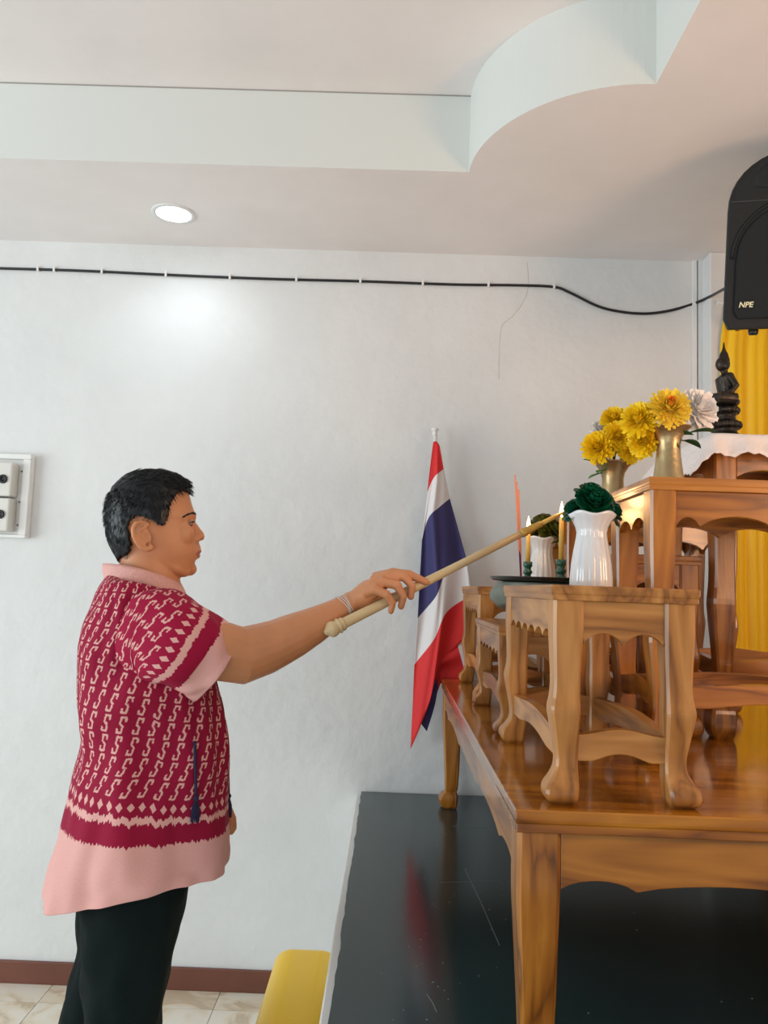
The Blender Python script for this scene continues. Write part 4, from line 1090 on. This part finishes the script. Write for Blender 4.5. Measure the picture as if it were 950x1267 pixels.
# near sleeve and far sleeve
def sleeve(cent, name, seedv):
    # cent: rows of (point, radius vertical, radius lateral)
    mb = MB(); uv = []; n = 90; m = 48; rws = []
    flat = [list(p)+[a, b] for p, a, b in cent]; rr = lerp_rows(flat, m); vl = 0; tot = sum((Vector(rr[i+1][:3])-Vector(rr[i][:3])).length for i in range(m))
    for k, r in enumerate(rr):
        p = Vector(r[:3]); d = (Vector(rr[min(k+1, m)][:3])-Vector(rr[max(k-1, 0)][:3])).normalized()
        if k: vl += (p-Vector(rr[k-1][:3])).length
        sdv = (VD-d*VD.dot(d)).normalized(); upv = sdv.cross(d); 
        if upv.z < 0 and name == 'sleeve': upv = -upv
        for j in range(n+1):
            t = 2*PI*j/n
            w = .006*noise.noise(Vector((math.cos(t)*1.5, k*.12+math.sin(t)*2, seedv)))+.004*math.sin(t*5+k*.16+seedv)*(k/m)
            ccut = -d*0
            q = p+upv*(r[3]+w)*math.cos(t)+sdv*(r[4]+w)*math.sin(t)
            mb.v.append(q); uv.append(((t/(2*PI))*.55, tot-vl))
    for j in range(n+1):
        d_ = 0
        for k in range(m, -1, -1):
            i_ = k*(n+1)+j
            if k < m: d_ += (mb.v[i_]-mb.v[i_+n+1]).length
            uv[i_] = (uv[i_][0], d_)
    for k in range(m):
        for j in range(n):
            a = k*(n+1)+j; mb.f.append((a, a+1, a+n+2, a+n+1)); mb.mi.append(0)
    o = obj(name, mb, IKSL, shirt, smooth=True, fix=False, uvs=uv); md = o.modifiers.new('s', 'SOLIDIFY'); md.thickness = .0025; md.offset = 0
    return o
sleeve([(mp(160, 792, -.075), .055, .06), (mp(180, 790, -.115), .086, .078), (mp(200, 789, -.145), .101, .080), (wp(220, 796, 1.632), .0885, .078), (wp(240, 807, 1.648), .0845, .074), (wp(256, 817, 1.660), .082, .072), (wp(268, 825, 1.668), .0815, .070)], 'sleeve', 2.0)
sleeve([(mp(165, 765, .08), .08, .07), (mp(185, 775, .14), .09, .075), (mp(188, 800, .19), .085, .075), (mp(190, 840, .215), .078, .07), (mp(192, 875, .225), .075, .07)], 'sleeve', 5.0)
# collar
mb = MB(); n = 64; rings = []
for (a, b), (c, d), hw, up in (((131, 724), (236, 748), .086, .016), ((128, 716), (233, 742), .083, .017), ((126, 703), (229, 731), .077, .014), ((127, 697), (225, 723), .0715, .010), ((133, 698), (221, 722), .0665, .009), ((136, 708), (222, 733), .067, .010)):
    p, q = mp(a, b), mp(c, d); m0 = (p+q)/2; h = (q-p)/2
    rings.append([m0+h*math.cos(2*PI*j/n)+VD*hw*math.sin(2*PI*j/n)+ZU*up*math.sin(2*PI*j/n)**2 for j in range(n)])
mb.loft(rings, cap=False); cl = obj('collar', mb, PINK, shirt, smooth=True); md = cl.modifiers.new('s', 'SOLIDIFY'); md.thickness = .003
sbvh = BVHTree.FromPolygons([v.co[:] for v in shirt.data.vertices], [p.vertices[:] for p in shirt.data.polygons])
# cords with tassels
for u0, v0, v1, lat in ((241, 917, 988, -.135), (279, 915, 985, -.03)):
    off = Vector((0, 0, 0)); cpt = []
    for q in range(9):
        u_ = u0+.2*q; v_ = v0+(v1-v0)*q/8; d_ = ray(u_, v_).normalized()
        h_ = sbvh.ray_cast(Vector((0, 0, CZ))-P0, d_)
        cpt.append(h_[0]-d_*.005 if h_[0] and lat < -.1 else mp(u_, v_, lat)+FW*.004)
    c0, c1 = cpt[0], cpt[-1]
    mbc = MB().tube(cpt, .0030, 6)
    co = obj('cord', mbc, NAVY, shirt, smooth=True)
    tb = MB()
    for k in range(14):
        a = 2*PI*k/14; r = .006
        e = c1+off; tb.tube([e, e-ZU*.02+FW*r*math.cos(a)+VD*r*math.sin(a), e-ZU*.045+FW*r*1.3*math.cos(a)+VD*r*1.3*math.sin(a)], [.002, .0022, .0012], 4)
    tb.ball(c1+off, .006, 8, 6)
    obj('tassel', tb, NAVY, co)
# white strings round the near wrist
a, b = wp(424, 753, 1.801), wp(440, 743, 1.812); dd = (b-a).normalized()
mb = MB()
for k in range(4):
    c = a.lerp(b, .02+.12*k); rr = .0315-.0012*k
    sdv = (VD-dd*VD.dot(dd)).normalized(); upv = sdv.cross(dd)
    pts = [c+upv*rr*math.cos(t)+sdv*rr*math.sin(t)*.97+dd*.002*math.sin(3*t+k) for t in [2*PI*j/24 for j in range(25)]]
    mb.tube(pts, .0008, 5)
obj('wrist_string', mb, WHITEP, man, smooth=True)
# trousers
mb = MB()
def ring2(p, q, hw, n=48, seed=0, amp=.004):
    m0 = (p+q)/2; h = (q-p)/2; out = []
    for j in range(n):
        t = 2*PI*j/n
        w = amp*noise.noise(Vector((math.cos(t)*2.2, math.sin(t)*2.2+seed, m0.z*14)))
        nrm = (FW*math.cos(t)+VD*math.sin(t)); out.append(m0+h*math.cos(t)+VD*hw*math.sin(t)+nrm*w)
    return out
def hrow(l, r, v, lat): return mp(l, v, lat), mp(r, v, lat)
mb.loft([ring2(mp(92, 1020), mp(262, 1020), .165), ring2(mp(84, 1060), mp(240, 1060), .172), ring2(mp(88, 1095), mp(226, 1095), .172), ring2(mp(102, 1115), mp(206, 1115), .150)])
def leg_loft(lat, rows, ank, seed):
    rr = []
    R0 = lerp_rows(rows, 40)
    for l, r, v, hw in R0: p, q = hrow(l, r, v, lat); rr.append((p, q, hw))
    p, q, hw = rr[-1]; c = (p+q)/2; half = (q-p).length/2
    for k in range(1, 31):
        t = k/30; z = c.z+( .055-c.z)*t; cc = Vector((c.x, c.y, z))+FW*(ank*t); h = half*(1-.16*t)
        rr.append((cc-FW*h, cc+FW*h, hw*(1-.12*t)))
    mb.loft([ring2(p, q, hw, seed=seed, amp=.009) for p, q, hw in rr])
leg_loft(-.088, [[88, 240, 1075, .095], [96, 230, 1112, .096], [99, 221, 1150, .092], [99, 212, 1195, .087], [100, 204, 1235, .083], [103, 199, 1268, .080]], -.03, 0)
leg_loft(.088, [[84, 235, 1040, .092], [90, 212, 1085, .092], [94, 196, 1140, .088], [92, 185, 1190, .084], [80, 166, 1235, .08], [70, 154, 1268, .078]], -.10, 5)
obj('trousers', mb, TROU, man, smooth=True)
for hip, k, an in LEGS:
    mbs = MB(); b = Vector((an.x, an.y, 0))
    mbs.add([b+FW*x+VD*y+ZU*z for z in (0, .018) for x, y in ((-.075, -.035), (.09, -.045), (.165, -.03), (.165, .03), (.09, .045), (-.075, .035))], [(0, 1, 2, 3, 4, 5), (11, 10, 9, 8, 7, 6)]+[(j, (j+1) % 6, (j+1) % 6+6, j+6) for j in range(6)])
    mbs.tube([b+FW*.08-VD*.043+ZU*.01, b+FW*.085-VD*.03+ZU*.06, b+FW*.085+ZU*.075, b+FW*.085+VD*.03+ZU*.06, b+FW*.08+VD*.043+ZU*.01], .006, 6)
    obj('sandal', mbs, SOLE, man, bevel=.003)
